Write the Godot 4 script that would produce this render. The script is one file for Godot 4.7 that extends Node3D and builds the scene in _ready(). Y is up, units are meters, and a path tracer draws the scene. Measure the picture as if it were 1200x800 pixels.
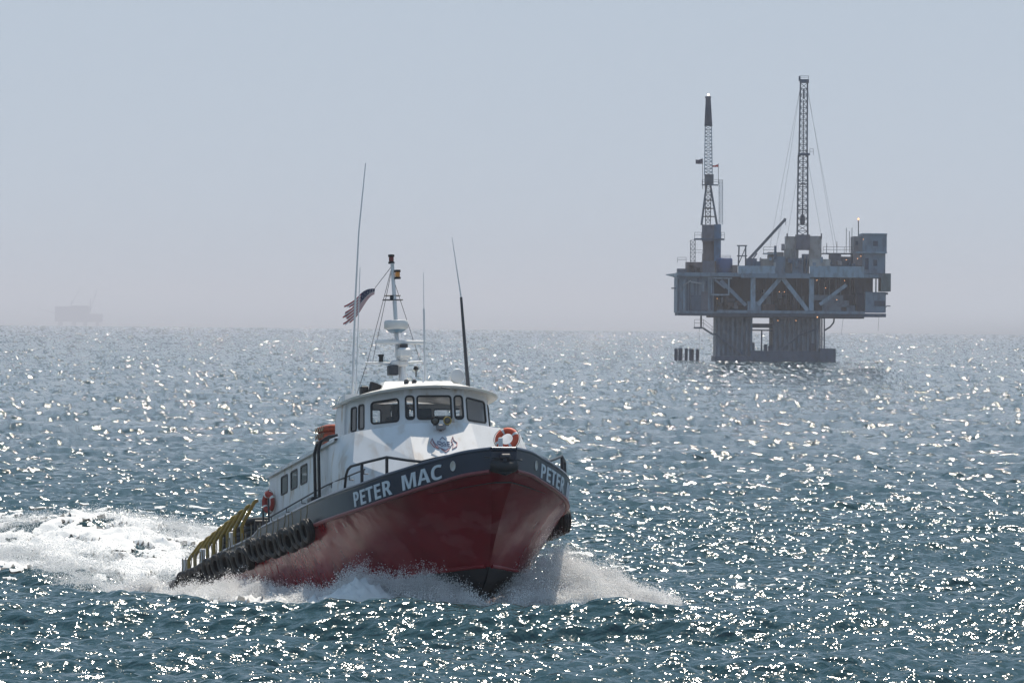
extends Node3D
# Crew boat running towards the camera, oil platform behind, sun-glitter sea.
# World: y up, camera at (0, 8, 0) looking along -z, mean sea level y = 0.

const TILE_N := 512
const TILE_SIZE := 56.0
const RIPPLE_N := 512
const RIPPLE_SIZE := 9.4

var tile_h := PackedFloat32Array()
var tile_dx := PackedFloat32Array()
var tile_dz := PackedFloat32Array()
var tile_sx := PackedFloat32Array()
var tile_sz := PackedFloat32Array()
var ripple_sx := PackedFloat32Array()
var ripple_sz := PackedFloat32Array()
var swells := []
var boat_xf := Transform3D()
var boat_inv := Transform3D()
var foam_noise := FastNoiseLite.new()
var M := {}

func _ready() -> void:
	set_camera_and_light()
	make_boat_frame()
	make_materials()
	var t0 := Time.get_ticks_msec()
	make_wave_tiles()
	print("tiles ", Time.get_ticks_msec() - t0)
	build_sea()
	print("sea ", Time.get_ticks_msec() - t0)
	build_all()
	print("all ", Time.get_ticks_msec() - t0)

func set_camera_and_light() -> void:
	var cam := Camera3D.new()
	cam.name = "camera"
	cam.fov = 5.19
	cam.near = 1.0
	cam.far = 80000.0
	cam.position = Vector3(0, 8, 0)
	cam.rotation_degrees = Vector3(-0.1292, 0, 0.525)
	add_child(cam)
	cam.current = true
	var sky_mat := ProceduralSkyMaterial.new()
	sky_mat.sky_top_color = lin(0.18, 0.29, 0.43)
	sky_mat.sky_horizon_color = lin(0.41, 0.47, 0.54)
	sky_mat.sky_curve = 0.16
	sky_mat.ground_bottom_color = lin(0.05, 0.09, 0.11)
	sky_mat.ground_horizon_color = lin(0.30, 0.36, 0.40)
	sky_mat.sun_angle_max = 40.0
	sky_mat.sun_curve = 0.08
	sky_mat.sky_cover = haze_streaks()
	var sky := Sky.new()
	sky.sky_material = sky_mat
	var env := Environment.new()
	env.background_mode = Environment.BG_SKY
	env.sky = sky
	env.tonemap_mode = Environment.TONE_MAPPER_LINEAR
	env.tonemap_exposure = 1.29
	env.fog_enabled = true
	env.fog_density = 0.00008
	env.fog_light_color = Color(0.985, 0.975, 1.0)
	env.volumetric_fog_enabled = true
	env.volumetric_fog_density = 0.0
	env.sdfgi_enabled = true
	env.ssao_enabled = true
	env.ssil_enabled = true
	var we := WorldEnvironment.new()
	we.name = "world_environment"
	we.environment = env
	add_child(we)
	var sun := DirectionalLight3D.new()
	sun.name = "sun"
	sun.light_energy = 1.3
	sun.light_color = Color(1.0, 0.955, 0.89)
	sun.light_angular_distance = 0.53
	sun.shadow_enabled = true
	add_child(sun)
	# the sun stands beyond the boat, high and a little to the right
	var el := deg_to_rad(60.0)
	var az := deg_to_rad(13.0)
	var to_sun := Vector3(sin(az) * cos(el), sin(el), -cos(az) * cos(el))
	sun.look_at_from_position(to_sun * 100.0, Vector3.ZERO, Vector3.UP)

# faint uneven streaks of high haze all round the sky
func haze_streaks() -> ImageTexture:
	var n := FastNoiseLite.new()
	n.seed = 17
	n.frequency = 0.012
	n.fractal_octaves = 4
	var im := n.get_seamless_image(256, 1024)
	im.convert(Image.FORMAT_RGB8)
	im.resize(2048, 1024, Image.INTERPOLATE_CUBIC)
	im.adjust_bcs(0.10, 1.0, 1.0)
	return ImageTexture.create_from_image(im)

func make_boat_frame() -> void:
	# bow towards the camera and a little right, trimmed 5 degrees up by the bow
	var yaw := deg_to_rad(14.0)
	var t := deg_to_rad(5.0)
	var f := Vector3(sin(yaw), 0, cos(yaw))
	var fwd := f * cos(t) + Vector3.UP * sin(t)
	var up := Vector3.UP * cos(t) - f * sin(t)
	var star := fwd.cross(up).normalized()
	# a slight heel to starboard
	var heel := deg_to_rad(0.6)
	var b := Basis(fwd, up, star).rotated(fwd.normalized(), heel)
	boat_xf = Transform3D(b, Vector3(-0.11, 1.89, -197.4))
	boat_inv = boat_xf.affine_inverse()

# ------------------------------------------------------------------ helpers
func lin(r: float, g: float, b: float) -> Color:
	return Color(r, g, b).linear_to_srgb()

func mat(called: String, c: Color, rough := 0.6, metal := 0.0) -> StandardMaterial3D:
	var m := StandardMaterial3D.new()
	m.resource_name = called
	m.albedo_color = c
	m.roughness = rough
	m.metallic = metal
	M[called] = m
	return m

func noise_tex(sd: int, freq: float, a: Color, b: Color, lo := 0.3, hi := 0.7, size := 256) -> NoiseTexture2D:
	var n := FastNoiseLite.new()
	n.seed = sd
	n.frequency = freq
	n.fractal_octaves = 5
	var t := NoiseTexture2D.new()
	t.width = size
	t.height = size
	t.seamless = true
	t.noise = n
	var g := Gradient.new()
	g.offsets = PackedFloat32Array([lo, hi])
	g.colors = PackedColorArray([a, b])
	t.color_ramp = g
	return t

func worn(m: StandardMaterial3D, sd: int, freq: float, a: Color, b: Color, lo: float, hi: float, scale: Vector3) -> void:
	m.albedo_color = Color.WHITE
	m.albedo_texture = noise_tex(sd, freq, a, b, lo, hi)
	m.uv1_triplanar = true
	m.uv1_scale = scale

func mb() -> SurfaceTool:
	var st := SurfaceTool.new()
	st.begin(Mesh.PRIMITIVE_TRIANGLES)
	st.set_smooth_group(-1)
	return st

func tri(st: SurfaceTool, a: Vector3, b: Vector3, c: Vector3, out: Vector3) -> void:
	var n := (a - c).cross(a - b)
	st.add_vertex(a)
	if n.dot(out) < 0.0:
		st.add_vertex(c)
		st.add_vertex(b)
	else:
		st.add_vertex(b)
		st.add_vertex(c)

func quad(st: SurfaceTool, a: Vector3, b: Vector3, c: Vector3, d: Vector3, out: Vector3) -> void:
	tri(st, a, b, c, out)
	tri(st, a, c, d, out)

func put(st: SurfaceTool, called: String, m: Material, parent: Node) -> MeshInstance3D:
	st.generate_normals()
	var o := MeshInstance3D.new()
	o.name = called
	o.mesh = st.commit()
	o.material_override = null
	o.mesh.surface_set_material(0, m)
	parent.add_child(o, true)
	return o

func box(st: SurfaceTool, c: Vector3, size: Vector3, b := Basis.IDENTITY) -> void:
	var h := size * 0.5
	var p := []
	for i in 8:
		p.append(c + b * Vector3(h.x * (1 if i & 1 else -1), h.y * (1 if i & 2 else -1), h.z * (1 if i & 4 else -1)))
	quad(st, p[0], p[1], p[3], p[2], -b.z)
	quad(st, p[4], p[5], p[7], p[6], b.z)
	quad(st, p[0], p[2], p[6], p[4], -b.x)
	quad(st, p[1], p[3], p[7], p[5], b.x)
	quad(st, p[0], p[1], p[5], p[4], -b.y)
	quad(st, p[2], p[3], p[7], p[6], b.y)

# bevelled box: chamfered on all edges
func bbox(st: SurfaceTool, c: Vector3, size: Vector3, e := 0.02, b := Basis.IDENTITY) -> void:
	var h := size * 0.5
	var ax := [Vector3(1, 0, 0), Vector3(0, 1, 0), Vector3(0, 0, 1)]
	for k in 3:
		var u: Vector3 = ax[(k + 1) % 3]
		var v: Vector3 = ax[(k + 2) % 3]
		var n: Vector3 = ax[k]
		var hu: float = h.dot(u) - e
		var hv: float = h.dot(v) - e
		var hn: float = h.dot(n)
		for s in [-1.0, 1.0]:
			quad(st, c + b * (n * s * hn + u * hu + v * hv), c + b * (n * s * hn - u * hu + v * hv), c + b * (n * s * hn - u * hu - v * hv), c + b * (n * s * hn + u * hu - v * hv), b * (n * s))
			for r in [-1.0, 1.0]:
				# edge along v between faces n and u
				var pa: Vector3 = n * s * hn + u * r * hu
				var pb: Vector3 = n * s * (hn - e) + u * r * (hu + e)
				quad(st, c + b * (pa + v * hv), c + b * (pa - v * hv), c + b * (pb - v * hv), c + b * (pb + v * hv), b * (n * s + u * r))
	for sx in [-1.0, 1.0]:
		for sy in [-1.0, 1.0]:
			for sz in [-1.0, 1.0]:
				tri(st, c + b * Vector3(sx * h.x, sy * (h.y - e), sz * (h.z - e)), c + b * Vector3(sx * (h.x - e), sy * h.y, sz * (h.z - e)), c + b * Vector3(sx * (h.x - e), sy * (h.y - e), sz * h.z), b * Vector3(sx, sy, sz))

func frame_for(d: Vector3) -> Basis:
	var z := d.normalized()
	var up := Vector3.UP if absf(z.y) < 0.95 else Vector3.RIGHT
	var x := up.cross(z).normalized()
	return Basis(x, z.cross(x), z)

func bar(st: SurfaceTool, a: Vector3, b: Vector3, w: float, h := -1.0) -> void:
	box(st, (a + b) * 0.5, Vector3(w, h if h > 0 else w, a.distance_to(b)), frame_for(b - a))

func tube(st: SurfaceTool, pts: Array, r0: float, sides := 8, r1 := -1.0, caps := true) -> void:
	if r1 < 0:
		r1 = r0
	var rings := []
	var n := pts.size()
	var closed: bool = n > 3 and (pts[0] as Vector3).distance_to(pts[n - 1]) < 1e-5
	var prev_x := Vector3.ZERO
	for i in n:
		var d: Vector3
		if i == 0:
			d = pts[1] - (pts[n - 2] if closed else pts[0])
		elif i == n - 1:
			d = (pts[1] if closed else pts[i]) - pts[i - 1]
		else:
			d = (pts[i + 1] - pts[i]).normalized() + (pts[i] - pts[i - 1]).normalized()
		var fb := frame_for(d)
		if prev_x != Vector3.ZERO:
			var x := (prev_x - fb.z * prev_x.dot(fb.z)).normalized()
			fb = Basis(x, fb.z.cross(x), fb.z)
		prev_x = fb.x
		var r := lerpf(r0, r1, float(i) / (n - 1))
		var ring := []
		for k in sides:
			var a := TAU * k / sides
			ring.append(pts[i] + (fb.x * cos(a) + fb.y * sin(a)) * r)
		rings.append(ring)
	st.set_smooth_group(1)
	for i in n - 1:
		for k in sides:
			var k2 := (k + 1) % sides
			var out: Vector3 = rings[i][k] + rings[i][k2] - pts[i] * 2.0
			quad(st, rings[i][k], rings[i][k2], rings[i + 1][k2], rings[i + 1][k], out)
	st.set_smooth_group(-1)
	if caps and not closed:
		for e in [0, n - 1]:
			var out2: Vector3 = (pts[0] - pts[1]) if e == 0 else (pts[n - 1] - pts[n - 2])
			for k in range(1, sides - 1):
				tri(st, rings[e][0], rings[e][k], rings[e][k + 1], out2)

# lathe: profile of Vector2(radius, along) about an axis from o in direction d
func lathe(st: SurfaceTool, o: Vector3, d: Vector3, prof: Array, sides := 16, smooth := true) -> void:
	var fb := frame_for(d)
	var rings := []
	for p in prof:
		var ring := []
		for k in sides:
			var a := TAU * k / sides
			ring.append(o + fb.z * p.y + (fb.x * cos(a) + fb.y * sin(a)) * p.x)
		rings.append(ring)
	st.set_smooth_group(2 if smooth else -1)
	for i in prof.size() - 1:
		var e: Vector2 = prof[i + 1] - prof[i]
		for k in sides:
			var k2 := (k + 1) % sides
			var a := TAU * (k + 0.5) / sides
			var out := (fb.x * cos(a) + fb.y * sin(a)) * e.y - fb.z * e.x
			if prof[i].x > 1e-6:
				tri(st, rings[i][k], rings[i][k2], rings[i + 1][k2], out)
			if prof[i + 1].x > 1e-6:
				tri(st, rings[i][k], rings[i + 1][k2], rings[i + 1][k], out)
	st.set_smooth_group(-1)

func torus(st: SurfaceTool, c: Vector3, axis: Vector3, R: float, r: float, n := 24, m := 10, squash := 1.0) -> void:
	var prof := []
	for k in m + 1:
		var a := TAU * k / m
		prof.append(Vector2(R + r * cos(a), r * squash * sin(a)))
	lathe(st, c, axis, prof, n, true)

func thing(called: String, label: String, category: String, at := Transform3D.IDENTITY, group := "") -> Node3D:
	var o := Node3D.new()
	o.name = called
	add_child(o, true)
	o.transform = at
	tag(o, label, category, group)
	return o

func tag(o: Node, label: String, category: String, group := "", kind := "") -> void:
	if label != "":
		o.set_meta("label", label)
	if category != "":
		o.set_meta("category", category)
	if group != "":
		o.set_meta("group", group)
	if kind != "":
		o.set_meta("kind", kind)

func lut(t: Array, s: float) -> float:
	if s <= t[0][0]:
		return t[0][1]
	for i in range(1, t.size()):
		if s <= t[i][0]:
			return lerpf(t[i - 1][1], t[i][1], (s - t[i - 1][0]) / (t[i][0] - t[i - 1][0]))
	return t[-1][1]

# smooth (cubic) table look-up
func slut(t: Array, s: float) -> float:
	var n := t.size()
	if s <= t[0][0]:
		return t[0][1]
	if s >= t[n - 1][0]:
		return t[n - 1][1]
	var i := 1
	while s > t[i][0]:
		i += 1
	var a: Array = t[i - 1]
	var b: Array = t[i]
	var h: float = b[0] - a[0]
	var ma: float = (b[1] - a[1]) / h if i < 2 else (b[1] - t[i - 2][1]) / (b[0] - t[i - 2][0])
	var m2: float = (b[1] - a[1]) / h if i > n - 2 else (t[i + 1][1] - a[1]) / (t[i + 1][0] - a[0])
	var x: float = (s - a[0]) / h
	return (2 * x * x * x - 3 * x * x + 1) * a[1] + (x * x * x - 2 * x * x + x) * h * ma + (3 * x * x - 2 * x * x * x) * b[1] + (x * x * x - x * x) * h * m2

# ------------------------------------------------------------------ sea
# 2-D inverse transform of two n*n arrays (real and imaginary), in place
func fft2(re: PackedFloat32Array, im: PackedFloat32Array, n: int) -> Array:
	var bits := int(round(log(n) / log(2)))
	var rev := PackedInt32Array()
	rev.resize(n)
	for i in n:
		var r := 0
		var x := i
		for b in bits:
			r = (r << 1) | (x & 1)
			x >>= 1
		rev[i] = r
	var cs := PackedFloat32Array()
	var sn := PackedFloat32Array()
	cs.resize(n)
	sn.resize(n)
	for i in n:
		cs[i] = cos(TAU * i / n)
		sn[i] = sin(TAU * i / n)
	for pass_no in 2:
		for row in n:
			var base := row * n
			for i in n:
				var j := rev[i]
				if j > i:
					var t := re[base + i]
					re[base + i] = re[base + j]
					re[base + j] = t
					t = im[base + i]
					im[base + i] = im[base + j]
					im[base + j] = t
			var half := 1
			while half < n:
				var step := n / (half * 2)
				for k in half:
					var wr := cs[k * step]
					var wi := sn[k * step]
					var p := base + k
					var stop := base + n
					while p < stop:
						var q := p + half
						var a := re[q]
						var b := im[q]
						var xr := a * wr - b * wi
						var xi := a * wi + b * wr
						re[q] = re[p] - xr
						im[q] = im[p] - xi
						re[p] += xr
						im[p] += xi
						p += half * 2
				half *= 2
		# transpose
		for y in n:
			for x in range(y + 1, n):
				var i1 := y * n + x
				var i2 := x * n + y
				var t2 := re[i1]
				re[i1] = re[i2]
				re[i2] = t2
				t2 = im[i1]
				im[i1] = im[i2]
				im[i2] = t2
	return [re, im]

# a patch of wind sea: heights, sideways drift and slopes from a directional spectrum
func wave_patch(n: int, size: float, lo_len: float, hi_len: float, peak_len: float, dir: float, tight: float, power: float, slope_rms: float, sd: int, want_shape: bool) -> Array:
	var rng := RandomNumberGenerator.new()
	rng.seed = sd
	var nn := n * n
	var hr := PackedFloat32Array()
	var hi := PackedFloat32Array()
	hr.resize(nn)
	hi.resize(nn)
	var total := 0.0
	var dvx := cos(dir)
	var dvz := sin(dir)
	var dk := TAU / size
	for y in n:
		var ky := (y if y < n / 2 else y - n) * dk
		for x in n:
			var kx := (x if x < n / 2 else x - n) * dk
			var k := sqrt(kx * kx + ky * ky)
			if k < 1e-6:
				continue
			var wl := TAU / k
			if wl < lo_len or wl > hi_len:
				continue
			var c := absf(kx * dvx + ky * dvz) / k
			var kp := TAU / peak_len
			var amp := pow(k, -power) * exp(-0.6 * (kp * kp) / (k * k)) * (0.22 + pow(c, tight))
			amp *= smoothstep(lo_len, lo_len * 1.6, wl) * (1.0 - smoothstep(hi_len * 0.6, hi_len, wl))
			var g := rng.randfn() * amp
			var g2 := rng.randfn() * amp
			hr[y * n + x] = g
			hi[y * n + x] = g2
			total += (g * g + g2 * g2) * k * k
	# make it hermitian: h(k) = (a(k) + conj a(-k)) / 2
	var ar := PackedFloat32Array()
	var ai := PackedFloat32Array()
	ar.resize(nn)
	ai.resize(nn)
	var scale := slope_rms / sqrt(maxf(total * 0.5, 1e-12))
	for y in n:
		var y2 := (n - y) % n
		for x in n:
			var i := y * n + x
			var j := y2 * n + (n - x) % n
			ar[i] = 0.5 * (hr[i] + hr[j]) * scale
			ai[i] = 0.5 * (hi[i] - hi[j]) * scale
	# slopes: sx + i sz, both real after the transform
	var sr := PackedFloat32Array()
	var si := PackedFloat32Array()
	sr.resize(nn)
	si.resize(nn)
	var dr := PackedFloat32Array()
	var di := PackedFloat32Array()
	if want_shape:
		dr.resize(nn)
		di.resize(nn)
	for y in n:
		var ky := (y if y < n / 2 else y - n) * dk
		for x in n:
			var kx := (x if x < n / 2 else x - n) * dk
			var i := y * n + x
			var a := ar[i]
			var b := ai[i]
			# i*kx*h + i*(i*kz*h)
			sr[i] = -b * kx - a * ky
			si[i] = a * kx - b * ky
			if want_shape:
				var k := maxf(sqrt(kx * kx + ky * ky), 1e-6)
				dr[i] = (b * kx + a * ky) / k
				di[i] = (-a * kx + b * ky) / k
	var s2 := fft2(sr, si, n)
	if not want_shape:
		return [s2[0], s2[1]]
	var d2 := fft2(dr, di, n)
	var h2 := fft2(ar, ai, n)
	return [s2[0], s2[1], d2[0], d2[1], h2[0]]

func make_wave_tiles() -> void:
	var t := wave_patch(TILE_N, TILE_SIZE, 0.24, 28.0, 6.0, deg_to_rad(74.0), 1.6, 1.42, 0.46, 11, true)
	tile_sx = t[0]
	tile_sz = t[1]
	tile_dx = t[2]
	tile_dz = t[3]
	tile_h = t[4]
	var r := wave_patch(RIPPLE_N, RIPPLE_SIZE, 0.05, 1.1, 1.2, deg_to_rad(80.0), 1.0, 1.9, 0.17, 29, false)
	ripple_sx = r[0]
	ripple_sz = r[1]
	# long swell: [kx, kz, amplitude, phase]
	for s in [[31.0, 84.0, 0.12, 0.4], [19.0, 101.0, 0.10, 2.1], [47.0, 70.0, 0.12, 4.0], [11.0, 66.0, 0.06, 1.2]]:
		var k: float = TAU / s[0]
		var a := deg_to_rad(s[1])
		swells.append([k * cos(a), k * sin(a), s[2], s[3]])

# local swell, hollow and waves the boat makes: height to add at world x, z
func local_rise(x: float, z: float) -> float:
	if z > -150.0 or z < -330.0:
		return 0.0
	var y := 0.0
	# the swell just in front of the bow
	var zc := -190.0 + 0.10 * x + 0.9 * sin(x * 0.21 + 0.6)
	y += 1.05 * exp(-pow((z - zc) / 3.4, 2.0))
	y += 0.22 * exp(-pow((z + 172.0 - 0.2 * x) / 4.0, 2.0))
	y -= 0.30 * exp(-pow((z - zc + 9.0) / 5.0, 2.0))
	# the boat's own frame
	var p := boat_inv * Vector3(x, 0.0, z)
	var s := -p.x
	var w := p.z
	var inside := smoothstep(8.0, 13.0, s) * (1.0 - smoothstep(28.2, 28.9, s)) * (1.0 - smoothstep(2.2, 3.1, absf(w)))
	y -= 1.5 * inside
	y += 0.75 * exp(-pow((s - 3.5) / 4.0, 2.0)) * exp(-pow(w / 3.6, 2.0))
	# bow wave peeling off either side
	if s > -2.0 and s < 40.0:
		var c := 1.3 + 0.34 * maxf(s - 2.0, 0.0)
		var hgt := 0.5 * smoothstep(0.5, 3.5, s) * exp(-maxf(s - 4.0, 0.0) / 14.0)
		y += hgt * exp(-pow((absf(w) - c - 1.0) / 1.1, 2.0))
	# the water is drawn down beside the squatting stern
	y -= 0.62 * smoothstep(12.0, 19.0, s) * (1.0 - smoothstep(28.0, 36.0, s)) * exp(-pow(w / 7.0, 4.0))
	# stern wave and wake
	if s > 27.0:
		var a := s - 28.5
		y += 1.1 * exp(-pow((a - 34.0) / 13.0, 2.0)) * exp(-pow((w + 1.0) / 4.5, 2.0))
		y -= 0.35 * exp(-pow((a - 4.0) / 6.0, 2.0)) * exp(-pow(w / 3.0, 2.0))
		for sd in [-1.0, 1.0]:
			var c2: float = 4.2 + 0.22 * a
			y += 0.45 * exp(-maxf(a, 0.0) / 60.0) * exp(-pow((w * sd - c2) / 1.3, 2.0))
	return y

func bil(t: PackedFloat32Array, n: int, u: float, v: float) -> float:
	var x0 := int(floor(u))
	var y0 := int(floor(v))
	var fx := u - x0
	var fy := v - y0
	x0 = x0 & (n - 1)
	y0 = y0 & (n - 1)
	var x1 := (x0 + 1) & (n - 1)
	var y1 := ((y0 + 1) & (n - 1)) * n
	y0 *= n
	return lerpf(lerpf(t[y0 + x0], t[y0 + x1], fx), lerpf(t[y1 + x0], t[y1 + x1], fx), fy)

# height of the sea at a place (sideways drift ignored)
func sea_y(x: float, z: float) -> float:
	var q := TILE_N / TILE_SIZE
	var y := bil(tile_h, TILE_N, (x + 4.0 * sin(z * 0.013) + 3.0 * sin(x * 0.021 + z * 0.007)) * q, (z + 5.0 * sin(x * 0.017 + 1.0)) * q)
	for s in swells:
		y += s[2] * sin(s[0] * x + s[1] * z + s[3])
	return y + local_rise(x, z)

func build_sea() -> void:
	var dists := PackedFloat32Array()
	var d := 157.0
	while d < 11200.0:
		dists.append(d)
		# fine near the boat; far out about as deep as the eye can part two wavelets
		d += lerpf(0.125, maxf(d * d * 0.0000100, 0.125), smoothstep(225.0, 600.0, d))
	var rows := dists.size()
	var cols := 860
	var spread := 0.092
	var V := PackedVector3Array()
	var Nn := PackedVector3Array()
	var U := PackedVector2Array()
	V.resize(rows * cols)
	Nn.resize(rows * cols)
	U.resize(rows * cols)
	var q := TILE_N / TILE_SIZE
	var n := TILE_N
	var msk := n - 1
	var chop := 0.75
	var i := 0
	for r in rows:
		var dist := dists[r]
		var z := -dist
		var fade := clampf(1.0 - (dist - 5000.0) / 8000.0, 0.3, 1.0)
		var near := dist < 340.0
		var amp := fade
		for c in cols:
			var x := (float(c) / (cols - 1) - 0.5) * 2.0 * spread * dist
			var u := (x + 4.0 * sin(z * 0.013) + 3.0 * sin(x * 0.021 + z * 0.007)) * q
			var v := (z + 5.0 * sin(x * 0.017 + 1.0)) * q
			var x0 := int(floor(u))
			var y0 := int(floor(v))
			var fx := u - x0
			var fy := v - y0
			x0 = x0 & msk
			y0 = y0 & msk
			var x1 := (x0 + 1) & msk
			var y1 := ((y0 + 1) & msk) * n
			y0 *= n
			var i00 := y0 + x0
			var i10 := y0 + x1
			var i01 := y1 + x0
			var i11 := y1 + x1
			var a := (1.0 - fx) * (1.0 - fy)
			var b := fx * (1.0 - fy)
			var cc := (1.0 - fx) * fy
			var dd := fx * fy
			var h := tile_h[i00] * a + tile_h[i10] * b + tile_h[i01] * cc + tile_h[i11] * dd
			var sx := tile_sx[i00] * a + tile_sx[i10] * b + tile_sx[i01] * cc + tile_sx[i11] * dd
			var sz := tile_sz[i00] * a + tile_sz[i10] * b + tile_sz[i01] * cc + tile_sz[i11] * dd
			var ox := tile_dx[i00] * a + tile_dx[i10] * b + tile_dx[i01] * cc + tile_dx[i11] * dd
			var oz := tile_dz[i00] * a + tile_dz[i10] * b + tile_dz[i01] * cc + tile_dz[i11] * dd
			# gusts: patches of rougher and calmer water
			var gust := 0.90 + 0.6 * foam_noise.get_noise_2d(x * 1.2, z * 0.5) + 0.55 * foam_noise.get_noise_2d(x * 7.0 + 300.0, z * 4.0)
			for s in swells:
				var ph: float = s[0] * x + s[1] * z + s[3]
				h += s[2] * sin(ph)
				var g: float = s[2] * cos(ph)
				sx += g * s[0]
				sz += g * s[1]
			sx *= gust
			sz *= gust
			if near:
				var lr := local_rise(x, z)
				h += lr
				sx += (local_rise(x + 0.1, z) - lr) * 10.0
				sz += (local_rise(x, z + 0.1) - lr) * 10.0
			V[i] = Vector3(x + ox * chop, h * amp, z + oz * chop)
			Nn[i] = Vector3(-sx, 1.0, -sz).normalized()
			U[i] = Vector2(x / RIPPLE_SIZE, z / RIPPLE_SIZE)
			i += 1
	var I := PackedInt32Array()
	I.resize((rows - 1) * (cols - 1) * 6)
	var k := 0
	for r in rows - 1:
		var b0 := r * cols
		for c in cols - 1:
			var p := b0 + c
			I[k] = p
			I[k + 1] = p + cols
			I[k + 2] = p + 1
			I[k + 3] = p + 1
			I[k + 4] = p + cols
			I[k + 5] = p + cols + 1
			k += 6
	var arr := []
	arr.resize(Mesh.ARRAY_MAX)
	arr[Mesh.ARRAY_VERTEX] = V
	arr[Mesh.ARRAY_NORMAL] = Nn
	arr[Mesh.ARRAY_TEX_UV] = U
	arr[Mesh.ARRAY_INDEX] = I
	var am := ArrayMesh.new()
	am.add_surface_from_arrays(Mesh.PRIMITIVE_TRIANGLES, arr)
	am.surface_set_material(0, M.water)
	var o := MeshInstance3D.new()
	o.name = "sea"
	o.mesh = am
	o.set_meta("kind", "structure")
	o.set_meta("label", "wind-ruffled blue green sea glittering in the sun")
	add_child(o)
	print("sea vertices ", V.size(), " rows ", rows)

func ripple_map() -> ImageTexture:
	var n := RIPPLE_N
	var bytes := PackedByteArray()
	bytes.resize(n * n * 3)
	var j := 0
	for i in n * n:
		var sx := ripple_sx[i]
		var sz := ripple_sz[i]
		var l := 1.0 / sqrt(1.0 + sx * sx + sz * sz)
		bytes[j] = clampi(int((-sx * l * 0.5 + 0.5) * 255.0 + 0.5), 0, 255)
		bytes[j + 1] = clampi(int((sz * l * 0.5 + 0.5) * 255.0 + 0.5), 0, 255)
		bytes[j + 2] = clampi(int((l * 0.5 + 0.5) * 255.0 + 0.5), 0, 255)
		j += 3
	var im := Image.create_from_data(n, n, false, Image.FORMAT_RGB8, bytes)
	return ImageTexture.create_from_image(im)

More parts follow.
